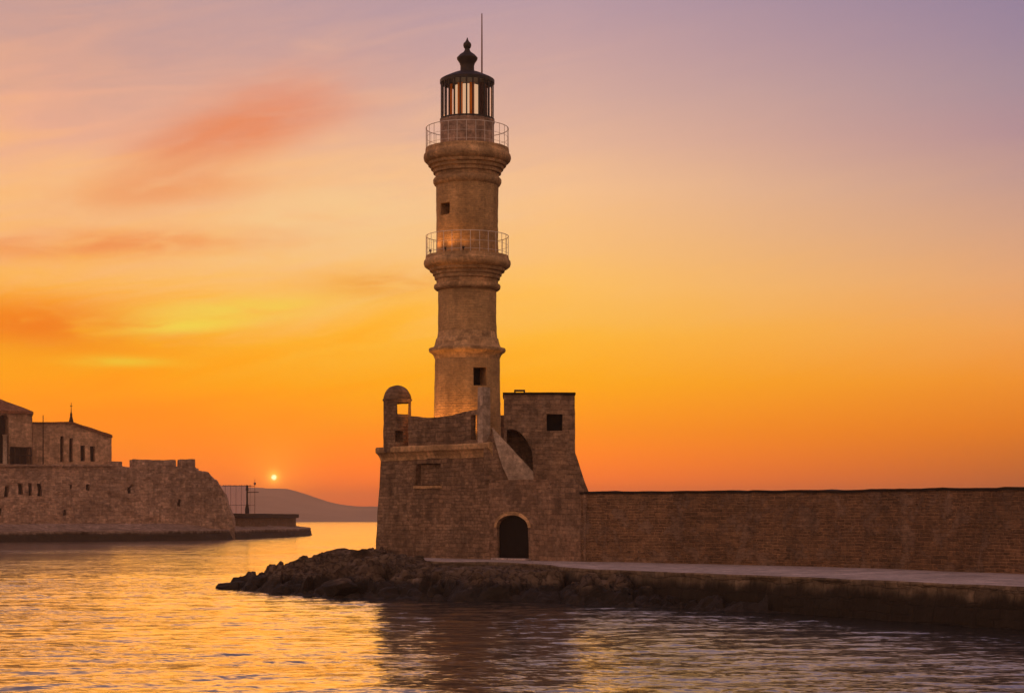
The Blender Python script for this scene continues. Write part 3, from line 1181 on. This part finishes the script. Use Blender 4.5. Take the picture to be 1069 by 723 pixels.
# ------------------------------------------------------------------ the bastion
A0, C0 = Vector((-6.47, 84.75, 0)), Vector((-.74, 78.72, 0))
A1, C1 = Vector((-6.16, 84.75, 0)), Vector((-.87, 79.0, 0))
DV = (A0 - C0).normalized()                # along the face, to the left
NV = Vector((-DV.y, DV.x, 0))
NV = NV if NV.y > 0 else -NV                # into the bastion


def on_face(t, z, off=0):
    p = C0 + DV * t + NV * off
    return Vector((p.x, p.y, z))


def t_of(p):
    """distance along the face line where a photo column meets it"""
    k = (p - 534.5) / F
    return (k * C0.y - C0.x) / (DV.x - k * DV.y)


BT = 6.12
BA = thing('bastion', tuple((A0 + C0) / 2 + NV * 3 + Vector((0, 0, .9))), 'battered stone bastion with moulded cornice and blind window carrying the lighthouse', 'bastion')
bot = [A0 + Vector((.3, 7.4, 0)), A0, C0, C0 + Vector((.1, 7, 0))]
top = [A1 + Vector((.2, 7.2, 0)), A1, C1, C1 + Vector((.1, 6.8, 0))]
bot = [Vector((p.x, p.y, .6)) for p in bot]
top = [Vector((p.x, p.y, BT)) for p in top]


def face_box(ta, tb, za, zb, d0, d1):
    return prism([on_face(ta, za, d0), on_face(tb, za, d0), on_face(tb, zb, d0), on_face(ta, zb, d0)], NV * (d1 - d0))


cuts = [face_box(t_of(458.5), t_of(432), 4.42, 5.42, -1, .44)]
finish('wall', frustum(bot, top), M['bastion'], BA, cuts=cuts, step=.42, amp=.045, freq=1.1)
finish('blind_window', face_box(t_of(458.5) + .03, t_of(432) - .03, 4.45, 5.39, .38, .50), M['bastion'], BA, step=.4)
finish('window_sill', face_box(t_of(458.5) - .1, t_of(432) + .1, 4.28, 4.40, .05, .34), M['trim'], BA, step=.3, amp=.015)
# cornice sweeps round the left corner
pr = [(-.1, 5.55), (.02, 5.60), (.07, 5.76), (.16, 5.90), (.27, 5.99), (.27, 6.17), (.22, 6.24), (-.3, 6.27)]
path = [A1 + Vector((.3, 7.2, 0)), A1.copy(), C1 - DV * .06]
bm = bmesh.new()
rings = []
for i, p in enumerate(path):
    d0 = (path[i] - path[i - 1]).normalized() if i else (path[1] - path[0]).normalized()
    d1 = (path[i + 1] - path[i]).normalized() if i < 2 else d0
    o0, o1 = Vector((d0.y, -d0.x, 0)), Vector((d1.y, -d1.x, 0))
    if o0.dot(NV) > .3 and i == 2:
        o0 = -o0
    mit = (o0 + o1).normalized()
    mit = mit / max(.35, mit.dot(o0))
    if i == 0:
        mit = Vector((-1, 0, 0))
    if i == 2:
        mit = -NV
    if i == 1:
        mit = (Vector((-1, 0, 0)) - NV).normalized() * 1.05
    rings.append([bm.verts.new((p.x + mit.x * r, p.y + mit.y * r, z)) for r, z in pr])
for a, b in zip(rings, rings[1:]):
    for k in range(len(pr)):
        j = (k + 1) % len(pr)
        bm.faces.new((a[k], a[j], b[j], b[k]))
bm.faces.new(rings[0])
bm.faces.new(rings[-1][::-1])
finish('cornice', bm, M['trim'], BA, step=.4, amp=.02)

# parapet along the face; its top is uneven
tl, trr = t_of(430) + .1, t_of(498)
tops = [(498, 7.72), (490, 7.70), (480, 7.62), (468, 7.52), (455, 7.48), (444, 7.50), (436, 7.56), (430, 7.62), (425, 7.64)]
pts = [on_face(t_of(498), 6.1, .06)] + [on_face(t_of(p), z, .06) for p, z in tops] + [on_face(t_of(425), 6.1, .06)]
niche = face_box(t_of(497), t_of(490.5), 6.4, 7.5, -.5, .45)
finish('parapet', prism(pts, NV * .30), M['bastion'], BA, step=.3, amp=.025, freq=1.6, cuts=[niche])
bm = prism([on_face(t_of(407) + .2, 6.1, .5), on_face(t_of(407) + .6, 6.1, .5), on_face(t_of(407) + .6, 7.6, .5), on_face(t_of(407) + .2, 7.6, .5)], Vector((.2, 5.6, 0)))
finish('parapet', bm, M['bastion'], BA, step=.4, amp=.03)
bm = prism([(px(432, 90), 90, 6.1), (px(530, 87), 87, 6.1), (px(530, 87), 87, 7.9), (px(432, 90), 90, 7.9)], (0, .4, 0))
finish('parapet', bm, M['bastion'], BA, step=.4, amp=.03)
# pale pier below the doorway of the tower
ztop = pz(404, 79.6)
finish('pier', face_box(t_of(503.2), t_of(498), 6.0, ztop, .04, .50), M['plaster'], BA, step=.3, amp=.012)

# sentry turret on the left corner
SC = Vector((px(414.7, 84.4), 84.4, 0))
ST = thing('sentry_turret', (SC.x, SC.y, 6.2), 'small domed round sentry turret with an open window at the left corner of the bastion', 'turret')
zsh, zdm = pz(418, 84.4), pz(402, 84.4)
rs = 14.4 / (F / 84.4)
win = box((px(420.3, 84.4), SC.y, (pz(420, 84.4) + pz(433.5, 84.4)) / 2), (.54, 4, pz(421, 84.4) - pz(433, 84.4)), R(2))
nic = box((px(416.5, 83.7), SC.y - .62, (pz(449.5, 84) + pz(461, 84)) / 2), (.36, .6, .5), 0)
body = lathe(densify([(rs * 1.0, 6.0), (rs, zsh - .02)], .25), SC, 48)
finish_round('turret_wall', body, M['bastion'], SC, .65, ST, cuts=[win, nic], amp=.02, smooth=45)
n = 10
dome = [(rs * .985, zsh - .03), (rs * 1.06, zsh - .01), (rs * 1.06, zsh + .06)] + [(rs * 1.0 * math.cos(PI / 2 * k / n), zsh + .06 + (zdm - zsh - .06) * math.sin(PI / 2 * k / n)) for k in range(n)] + [(.02, zdm)]
finish_round('dome', lathe(dome, SC, 48), M['bastion'], SC, .65, ST, amp=.02, smooth=45)

# ------------------------------------------------------------------ gate block with the arched door, stair flank, guard tower
WD = (Vector((3.07, 74.4, 0)) - C0)
WL = WD.length
WD.normalize()
WN = Vector((-WD.y, WD.x, 0))
WN = WN if WN.y > 0 else -WN


def gw(t, z, off=0):
    p = C0 + WD * t + WN * off
    return Vector((p.x, p.y, z))


GB = thing('gate_block', tuple(gw(WL / 2, 1.0, 1)), 'low stone gate block with an arched doorway between the bastion and the sea wall', 'gatehouse')
pts = [gw(-.4, .6), gw(WL, .6), gw(WL, 4.04), gw(WL - .75, 4.56), gw(-.4, 4.58)]
dw, dt = 2.05, 1.16
door_cut = prism([gw(dt + u, 1.0 + v, -1) for u, v in arch_outline(dw, 1.52, 2.05)], WN * 1.22)
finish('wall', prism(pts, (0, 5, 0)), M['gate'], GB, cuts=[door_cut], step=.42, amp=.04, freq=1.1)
bm = bmesh.new()
arc_o = arch_outline(dw + .32, 1.52, 2.21, 22)
arc_i = arch_outline(dw + .01, 1.52, 2.05, 22)
va = [[bm.verts.new(gw(dt + u, 1.0 + v, o)) for u, v in arr] for arr in (arc_o[2:], arc_i[2:]) for o in (-.05, .3)]
oa, ob_, ia, ib = va
for k in range(len(oa) - 1):
    bm.faces.new((oa[k], oa[k + 1], ia[k + 1], ia[k]))
    bm.faces.new((oa[k], ob_[k], ob_[k + 1], oa[k + 1]))
    bm.faces.new((ia[k], ia[k + 1], ib[k + 1], ib[k]))
    bm.faces.new((ob_[k], ib[k], ib[k + 1], ob_[k + 1]))
for k in (0, -1):
    bm.faces.new((oa[k], ia[k], ib[k], ob_[k]))
finish('arch_surround', bm, M['trim'], GB, amp=.012, freq=2)
dl = finish('door', prism([gw(dt + u * .99, 1.0 + v * .99, .12) for u, v in arch_outline(dw, 1.52, 2.05)], WN * .07), M['door'], GB, uv=False)
finish('threshold', prism([gw(dt - 1.15, 1.125, -.25), gw(dt + 1.15, 1.125, -.25), gw(dt + 1.15, 1.125, .08), gw(dt - 1.15, 1.125, .08)], (0, 0, .07)), M['paving'], GB, step=.4, amp=.01)

STAIR = thing('stair_flank', (px(535, 79), 79, 4.58), 'pale sloping flank wall of the outside stair climbing to the bastion roof', 'stairway')
D_ = 78.86
poly = [(513.6, 445.5), (556.5, 492), (557, 500.6), (531, 500.6), (525, 488), (518, 466), (514.6, 452)]
finish('flank_wall', prism([(px(a, D_), D_, pz(b, D_)) for a, b in poly], (0, .26, 0)), M['plaster'], STAIR, step=.25, amp=.02, freq=1.6)
poly = [(513.2, 447.5), (556, 494), (556.5, 500.6), (505, 500.6), (505, 470)]
finish('backing_wall', prism([(px(a, D_), D_ + .07, pz(b, D_)) for a, b in poly], (0, .16, 0)), M['gate'], STAIR, step=.25, amp=.02, freq=1.6)
bm = bmesh.new()
for k in range(9):
    f = (k + .5) / 9
    xa, za = px(513.6, D_) + f * (px(556, D_) - px(513.6, D_)), pz(449, D_) + f * (pz(494, D_) - pz(449, D_)) - .25
    add_box(bm, (xa, D_ + .26 + .32, (za + 4.5) / 2), (.2, .6, za - 4.5))
finish('steps', bm, M['plaster'], STAIR, uv=True)

GD = 79.55
GT = thing('guard_tower', (px(565, GD), GD + 1.5, 4.5), 'square flat-roofed stone guard tower with one window and a flared right base', 'tower')
poly = [(525.8, 502), (525.8, 411.2), (600, 412.2), (600.4, 472), (607, 493), (614.2, 513), (614.2, 526), (560, 526), (560, 502)]
pts = [(px(a, GD), GD, pz(b, GD)) for a, b in poly]
wc = box((px(579, GD), GD, (pz(432, GD) + pz(449.5, GD)) / 2), (px(587.5, GD) - px(571, GD), 1.5, pz(432, GD) - pz(449.5, GD)))
ac = [(px(500, GD), GD - .5, pz(503, GD))]
cx_, rx_ = 533.0, 23.6
arcp = [(529, 503), (556.6, 503), (556.6, 486)]
for k in range(13):
    a = PI / 2 * k / 12
    arcp.append((cx_ + rx_ * math.cos(a), 486 - 38 * math.sin(a)))
arcp += [(529, 448.4)]
acut = prism([(px(a, GD), GD - .5, pz(b, GD)) for a, b in arcp], (0, 1.7, 0))
finish('wall', prism(pts, (0.08, 3.0, 0)), M['gate'], GT, cuts=[wc, acut], step=.4, amp=.03, freq=1.1)
finish('window', box((px(579, GD), GD + .66, (pz(432, GD) + pz(449.5, GD)) / 2), (px(588, GD) - px(570, GD), .05, .9)), M['pane'], GT)
finish('roof_coping', box(((px(525.8, GD) + px(600, GD)) / 2, GD + 1.5, pz(411.2, GD) + .03), (px(601, GD) - px(525, GD), 3.1, .09)), M['wood'], GT, step=.4, amp=.012)
bm = bmesh.new()
zr = pz(411.2, GD)
add_tube(bm, [(px(537.5, GD), GD + .5, zr), (px(537.5, GD), GD + .5, zr + .19)], .035)
add_tube(bm, [(px(547.5, GD), GD + .5, zr), (px(547.5, GD), GD + .5, zr + .19)], .035)
add_tube(bm, [(px(536.8, GD), GD + .5, zr + .19), (px(548.2, GD), GD + .5, zr + .19)], .045)
finish('roof_handrail', bm, M['dark_iron'], GT, uv=False)

# ------------------------------------------------------------------ the long sea wall of the mole
def path_wall(name, pts, z0, z1, thick, mat, parent, nv=9, step=.35, amp=.04, front=0.0):
    P = catmull(pts, step)
    n = len(P)
    bm = bmesh.new()
    uvl = bm.loops.layers.uv.verify()
    rows, ds = [], [0]
    for i in range(n):
        t = (P[min(i + 1, n - 1)] - P[max(i - 1, 0)]).normalized()
        inn = Vector((-t.y, t.x, 0))
        inn = inn if inn.y > 0 else -inn
        f = i / (n - 1)
        za, zb = (z(f) if callable(z) else z for z in (z0, z1))
        row = []
        for k in range(nv + 1):
            row.append(P[i] - inn * front + Vector((0, 0, za + (zb - za) * k / nv)))
        row.append(P[i] + inn * (thick * .5) + Vector((0, 0, zb)))
        row.append(P[i] + inn * thick + Vector((0, 0, zb)))
        row.append(P[i] + inn * thick + Vector((0, 0, za)))
        rows.append([bm.verts.new(p + (noise.noise_vector(p * 1.1) + .5 * noise.noise_vector(p * 2.9)) * amp) for p in row])
        if i:
            ds.append(ds[-1] + (P[i] - P[i - 1]).length)
    m_ = len(rows[0])
    for i in range(n - 1):
        for k in range(m_):
            j = (k + 1) % m_
            fa = bm.faces.new((rows[i][k], rows[i + 1][k], rows[i + 1][j], rows[i][j]))
            for l, (u, kk) in zip(fa.loops, ((ds[i], k), (ds[i + 1], k), (ds[i + 1], j), (ds[i], j))):
                l[uvl].uv = (u, l.vert.co.z + (0 if kk <= nv else .3 * (kk - nv)))
    bm.faces.new(rows[0])
    bm.faces.new(rows[-1][::-1])
    bmesh.ops.recalc_face_normals(bm, faces=bm.faces[:])
    return link(name, bm, mat, parent, smooth=30)


WPATH = [(2.85, 74.62, 0), (5.0, 72.75, 0), (7.3, 70.7, 0), (11.0, 66.9, 0), (14.1, 62.0, 0), (16.4, 57.4, 0), (20.2, 49, 0), (23.6, 41, 0), (28, 31, 0)]
SW = thing('sea_wall', (11, 66.9, 1.1), 'long brown masonry sea wall running along the mole to the right of the guard tower', 'wall')
zt = lambda f: 3.93 - .16 * min(1, f / .55)
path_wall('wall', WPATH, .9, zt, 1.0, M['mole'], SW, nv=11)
path_wall('coping', WPATH, lambda f: zt(f) - .002, lambda f: zt(f) + .09, 1.1, M['wood'], SW, nv=1, amp=.045, front=.05)

# ------------------------------------------------------------------ the fort across the harbour mouth
W0, W1 = Vector((-112, 224, 0)), Vector((-45.9, 262, 0))
FD = (W1 - W0).normalized()
FN = Vector((-FD.y, FD.x, 0))


def fp(p, yy, off=0):
    """the point of the fort wall plane seen at a photo position"""
    k = (p - 534.5) / F
    o = W0 + FN * off
    t = (k * o.y - o.x) / (FD.x - k * FD.y)
    q = o + FD * t
    return Vector((q.x, q.y, pz(yy, q.y)))


FT = thing('fort_wall', tuple(fp(100, 548)), 'weathered fortress curtain wall with broken battlements and a sloping ruined end', 'fort')
outl = [(-70, 566), (-70, 486), (116, 486), (117, 487), (128, 487), (139, 488), (185, 487), (188, 486.5), (203, 486.5), (204.5, 491), (210, 491.6), (216, 492.5), (219.6, 498), (225, 500.5), (229, 508), (234, 515), (237, 524), (241, 535), (244, 545), (245, 562)]
fcuts = []
fw = [(4.6, 508, 4.5, 10), (19, 504.5, 5, 12), (29.5, 505, 4.2, 12.5), (38.5, 504.5, 5, 13.5), (72, 505, 2.8, 5.5), (90.5, 504.5, 3.2, 8), (134, 509, 3.6, 6), (136.6, 506.5, 3, 3.2), (66.2, 532, 3, 5.5), (-2, 530, 4, 8), (186, 521, 2.4, 7)]
panes = []
for p, y, w, h in fw:
    a, b = fp(p, y) - FN * 2, fp(p + w, y + h) - FN * 2
    fcuts.append(prism([(a.x, a.y, a.z), (b.x, b.y, a.z), (b.x, b.y, b.z), (a.x, a.y, b.z)], FN * 3.1))
    c, d = fp(p - .3, y - .3) + FN * .95, fp(p + w + .3, y + h + .3) + FN * .95
    panes.append(prism([(c.x, c.y, c.z), (d.x, d.y, c.z), (d.x, d.y, d.z), (c.x, c.y, d.z)], FN * .1))
finish('wall', prism([fp(a, b) for a, b in outl], Vector((-1.2, 9, 0))), M['fort'], FT, cuts=fcuts, step=.9, amp=.27, freq=.8)
for pn in panes:
    finish('window', pn, M['pane'], FT)
for a, b, c, d in ((117, 127.6, 481.3, 488.5), (139.2, 183.6, 479.2, 489.5), (189, 203.6, 478.8, 489)):
    q0, q1 = fp(a, d), fp(b, d)
    z0, z1 = q0.z, fp(a, c).z
    finish('merlon', prism([(q0.x, q0.y, z0), (q1.x, q1.y, z0), (q1.x, q1.y, z1), (q0.x, q0.y, z1)], FN * 1.6), M['fort'], FT, step=.7, amp=.12, freq=.8)
# dark coping slab under the houses
q0, q1 = fp(-70, 486), fp(117, 486)
finish('wall_ledge', prism([(q0.x, q0.y, q0.z - .05), (q1.x, q1.y, q1.z - .05), (q1.x, q1.y, q1.z + .22), (q0.x, q0.y, q0.z + .22)][:4], FN * .5 - FN * .85), M['fort'], FT, step=1.2, amp=.06, freq=.6)


def house_front(pts, base, depth):
    return prism([fp(a, b, base) for a, b in pts], FN * depth)


def hole(p, y, w, h, base, dep=1.0):
    a, b = fp(p, y, base) - FN * 1.5, fp(p + w, y + h, base) - FN * 1.5
    return prism([(a.x, a.y, a.z), (b.x, b.y, a.z), (b.x, b.y, b.z), (a.x, a.y, b.z)], FN * (1.5 + dep))


def pane(p, y, w, h, base, dep=.85):
    a, b = fp(p - .3, y - .3, base) + FN * dep, fp(p + w + .3, y + h + .3, base) + FN * dep
    return prism([(a.x, a.y, a.z), (b.x, b.y, a.z), (b.x, b.y, b.z), (a.x, a.y, b.z)], FN * .08)


def arched_hole(p, y, w, h, base, dep=2.0):
    a, b = fp(p, y + h, base) - FN * 1.5, fp(p + w, y, base) - FN * 1.5
    ww = math.hypot(b.x - a.x, b.y - a.y)
    hh = b.z - a.z
    mid_ = (a + b) / 2
    return prism([Vector((mid_.x, mid_.y, a.z + v)) + FD * u for u, v in arch_outline(ww, hh - ww / 2, hh)], FN * (1.5 + dep))


# house with the tiled roof
H1 = thing('fort_house', tuple(fp(10, 486, 4)), 'tall fortress house with hipped clay tile roof and arched loggia at the far left', 'house')
B1 = 2.2
finish('wall', house_front([(-75, 490), (-75, 431), (33.6, 431), (33.6, 490)], B1, 9), M['fort_house'], H1,
       cuts=[arched_hole(-2, 432.5, 11, 51, B1), hole(10.5, 466, 22, 21, B1, 2.6), arched_hole(-34, 432.5, 12, 52, B1)], step=1.2, amp=.07, freq=.5)
for p, y, w, h, dd in ((-2, 432.5, 11, 55, 1.9), (10.5, 466, 22, 21, 2.5), (-34, 432.5, 12, 55, 1.9)):
    finish('doorway', pane(p, y, w, h, B1, dd), M['pane'], H1)
# the column in front of the loggia, a lintel, the balcony posts
a = fp(5.2, 486, B1 - .1)
finish('column', tube([(a.x, a.y, a.z), (a.x, a.y, a.z + .3), (a.x, a.y, pz(455, a.y)), (a.x, a.y, pz(453.4, a.y))], [.42, .32, .29, .42], 14), M['plaster'], H1, uv=False, smooth=40)
for p in (10.8, 16, 21, 26.5, 32.4):
    a = fp(p, 487, B1 - .3)
    bal = finish('balcony_post', tube([(a.x, a.y, a.z), (a.x, a.y, pz(467, a.y))], .1, 8), M['wood'], H1, uv=False)
a, b = fp(9.5, 475, B1 - .3), fp(33.4, 475, B1 - .3)
finish('balcony_rail', tube([a, b], .09, 8), M['wood'], H1, uv=False)
e0, e1, e2, e3 = fp(-77, 431.2, B1 - .5), fp(34.8, 428.4, B1 - .5), fp(33, 428.6, B1 + 9.5), fp(-77, 431.2, B1 + 9.5)
ze = pz(428.3, 250)
bm = bmesh.new()
ev = [bm.verts.new((v.x, v.y, ze)) for v in (e0, e1, e2, e3)]
r0, r1 = fp(-50, 402, B1 + 4.6), fp(-14, 402, B1 + 4.6)
zr_ = pz(409.5, 250)
rv = [bm.verts.new((v.x, v.y, zr_)) for v in (r0, r1)]
ev2 = [bm.verts.new((v.x, v.y, ze - .38)) for v in (e0, e1, e2, e3)]
bm.faces.new((ev[0], ev[1], rv[1], rv[0]))
bm.faces.new((ev[1], ev[2], rv[1]))
bm.faces.new((ev[2], ev[3], rv[0], rv[1]))
bm.faces.new((ev[3], ev[0], rv[0]))
for k in range(4):
    j = (k + 1) % 4
    bm.faces.new((ev[k], ev2[k], ev2[j], ev[j]))
bm.faces.new(ev2)
finish('roof', bm, M['roof_tile'], H1, step=.9, amp=.06, freq=.8)

# chapel-like house with gable and bell finial
H2 = thing('fort_house', tuple(fp(75, 486, 4)), 'lower fortress house with sloping gable, narrow windows and a small cross finial', 'house')
B2 = 3.0
holes = [(62.8, 455, 3.6, 26.5), (72.4, 457, 3.8, 25), (84, 465, 4.8, 16), (94.2, 465.5, 5, 16)]
finish('wall', house_front([(33.9, 490), (33.9, 441.4), (70, 441), (77, 441.2), (116.6, 455), (116.6, 490)], B2, 9), M['fort_house'], H2,
       cuts=[hole(p, y, w, h, B2) for p, y, w, h in holes], step=1.1, amp=.07, freq=.5)
for p, y, w, h in holes:
    finish('window', pane(p, y, w, h, B2), M['pane'], H2)
finish('roof', house_front([(33.2, 441.3), (33.2, 440.3), (70, 439.9), (76, 440), (117.2, 453.6), (117.6, 456.4), (115.5, 456), (100, 450.6), (76, 442.3), (70, 441.3)], B2 - .35, 9.6), M['roof_tile'], H2, step=.9, amp=.06, freq=.7)
a = fp(74.3, 440.5, B2 + .3)
s_ = a.y / F
bm = lathe([(2.4 * s_, a.z - .1), (2.3 * s_, a.z + .25), (1.7 * s_, a.z + .5), (1.5 * s_, a.z + 5 * s_), (1.1 * s_, a.z + 6 * s_), (1.3 * s_, a.z + 8 * s_), (.7 * s_, a.z + 10 * s_), (.4 * s_, a.z + 11.5 * s_), (.28 * s_, a.z + 20.5 * s_)], a, 12)
fin = finish('finial', bm, M['wood'], H2, uv=False, smooth=40)
finish('cross_arm', box((a.x, a.y, a.z + 17 * s_), (2.6 * s_, .5 * s_, .6 * s_)), M['wood'], fin, uv=False)
a = fp(45, 487, 1.6)
pole = thing('flagpole', tuple(a), 'thin bare flagpole in front of the gabled fortress house', 'flagpole')
finish('pole', tube([a, (a.x, a.y, pz(433, a.y))], [.09, .055], 8), M['wood'], pole, uv=False)
finish('base', lathe([(.3, a.z - .1), (.3, a.z + .15), (.12, a.z + .3)], a, 10), M['fort'], pole, uv=False)

# low jetty wall at the tip of the far quay
JW = thing('jetty_wall', (-41, 300, 1.5), 'low dark jetty wall with overhanging coping at the end of the fort quay', 'wall')
jp = [Vector((px(238, 277), 277, 0)), Vector((px(262, 285), 285, 0)), Vector((px(309, 322), 322, 0))]
path_wall('wall', [tuple(p) for p in jp], 1.4, 3.15, 4.0, M['mole'], JW, nv=4, step=1.5, amp=.1)
path_wall('coping', [tuple(p) for p in jp], 3.148, 3.80, 4.4, M['wood'], JW, nv=2, step=1.5, amp=.08, front=.5)

# scaffold screened with pale netting, and the mast beside it
SCF = thing('scaffold', (px(245, 312), 312, 2.2), 'pale netting-clad scaffold behind the ruined end of the fort wall', 'scaffold')
xa, xb = px(229.5, 312), px(257.6, 312)
zt_, zb_ = pz(507.2, 312), 2.1
nx, nzz = 30, 12
for dep, sgn in ((0, 1),):
    bm = bmesh.new()
    g = [[bm.verts.new((xa + (xb - xa) * i / nx, 312 + dep + .12 * sgn + .10 * math.sin(i * 1.9 + j * .5), zb_ + (zt_ - zb_) * j / nzz)) for i in range(nx + 1)] for j in range(nzz + 1)]
    for j in range(nzz):
        for i in range(nx):
            bm.faces.new((g[j][i], g[j][i + 1], g[j + 1][i + 1], g[j + 1][i]))
    finish('netting', bm, M['net'], SCF, uv=False, smooth=80)
for k in range(6):
    x_ = xa + (xb - xa) * k / 5
    for dy in (0, 4):
        finish('upright', tube([(x_, 312 + dy, zb_), (x_, 312 + dy, zt_ + .35)], .035, 6), M['mast'], SCF, uv=False)
for z in (zt_ + .1, (zt_ + zb_) / 2):
    for dy in (-.1, 4.1):
        finish('rail', tube([(xa - .2, 312 + dy, z), (xb + .8, 312 + dy, z)], .05, 6), M['mast'], SCF, uv=False)
AM = thing('antenna_mast', (px(258, 296), 296, 2.2), 'dark mast with a side arm beside the netting-clad scaffold', 'mast')
x_ = px(258, 296)
finish('pole', tube([(x_, 296, 2), (x_, 296, pz(531, 296)), (x_, 296, pz(525, 296)), (x_, 296, pz(512, 296)), (x_, 296, pz(511.5, 296)), (x_, 296, pz(506, 296))], [.36, .34, .16, .15, .26, .12], 10), M['wood'], AM, uv=False, smooth=40)
finish('arm', tube([(x_, 296, pz(513.6, 296)), (px(270, 296), 296, pz(513.4, 296))], .07, 6), M['wood'], AM, uv=False)
TM = thing('signal_mast', (px(266, 300), 300, 2.2), 'slender signal mast right of the scaffold, thinner than the dark mast', 'mast')
x_ = px(266, 300)
finish('pole', tube([(x_, 300, 2), (x_, 300, pz(500, 300))], [.07, .04], 6), M['mast'], TM, uv=False)
finish('signal_lamp', lathe([(.05, pz(506, 300)), (.2, pz(505.5, 300)), (.2, pz(503.5, 300)), (.05, pz(503, 300))], (x_, 300, 0), 10), M['mast'], TM, uv=False)

# ------------------------------------------------------------------ evening haze over the sea
HAZE = True
if HAZE:
    bm = box((0, 1875, 28.5), (8200, 4450, 61.0))
    m = bpy.data.materials.new('evening_haze')
    m.use_nodes = True
    N = NT(m.node_tree)
    v = N.n('ShaderNodeVolumePrincipled')
    v.inputs['Color'].default_value = (.99, .70, .52, 1)
    v.inputs['Density'].default_value = HAZE_DENSITY
    v.inputs['Anisotropy'].default_value = .5
    o = N.n('ShaderNodeOutputMaterial')
    N.put(o.inputs['Volume'], v.outputs[0])
    me = bpy.data.meshes.new('haze')
    bm.to_mesh(me)
    bm.free()
    me.materials.append(m)
    hz = bpy.data.objects.new('haze', me)
    COL.objects.link(hz)
    tag(hz, kind='stuff')
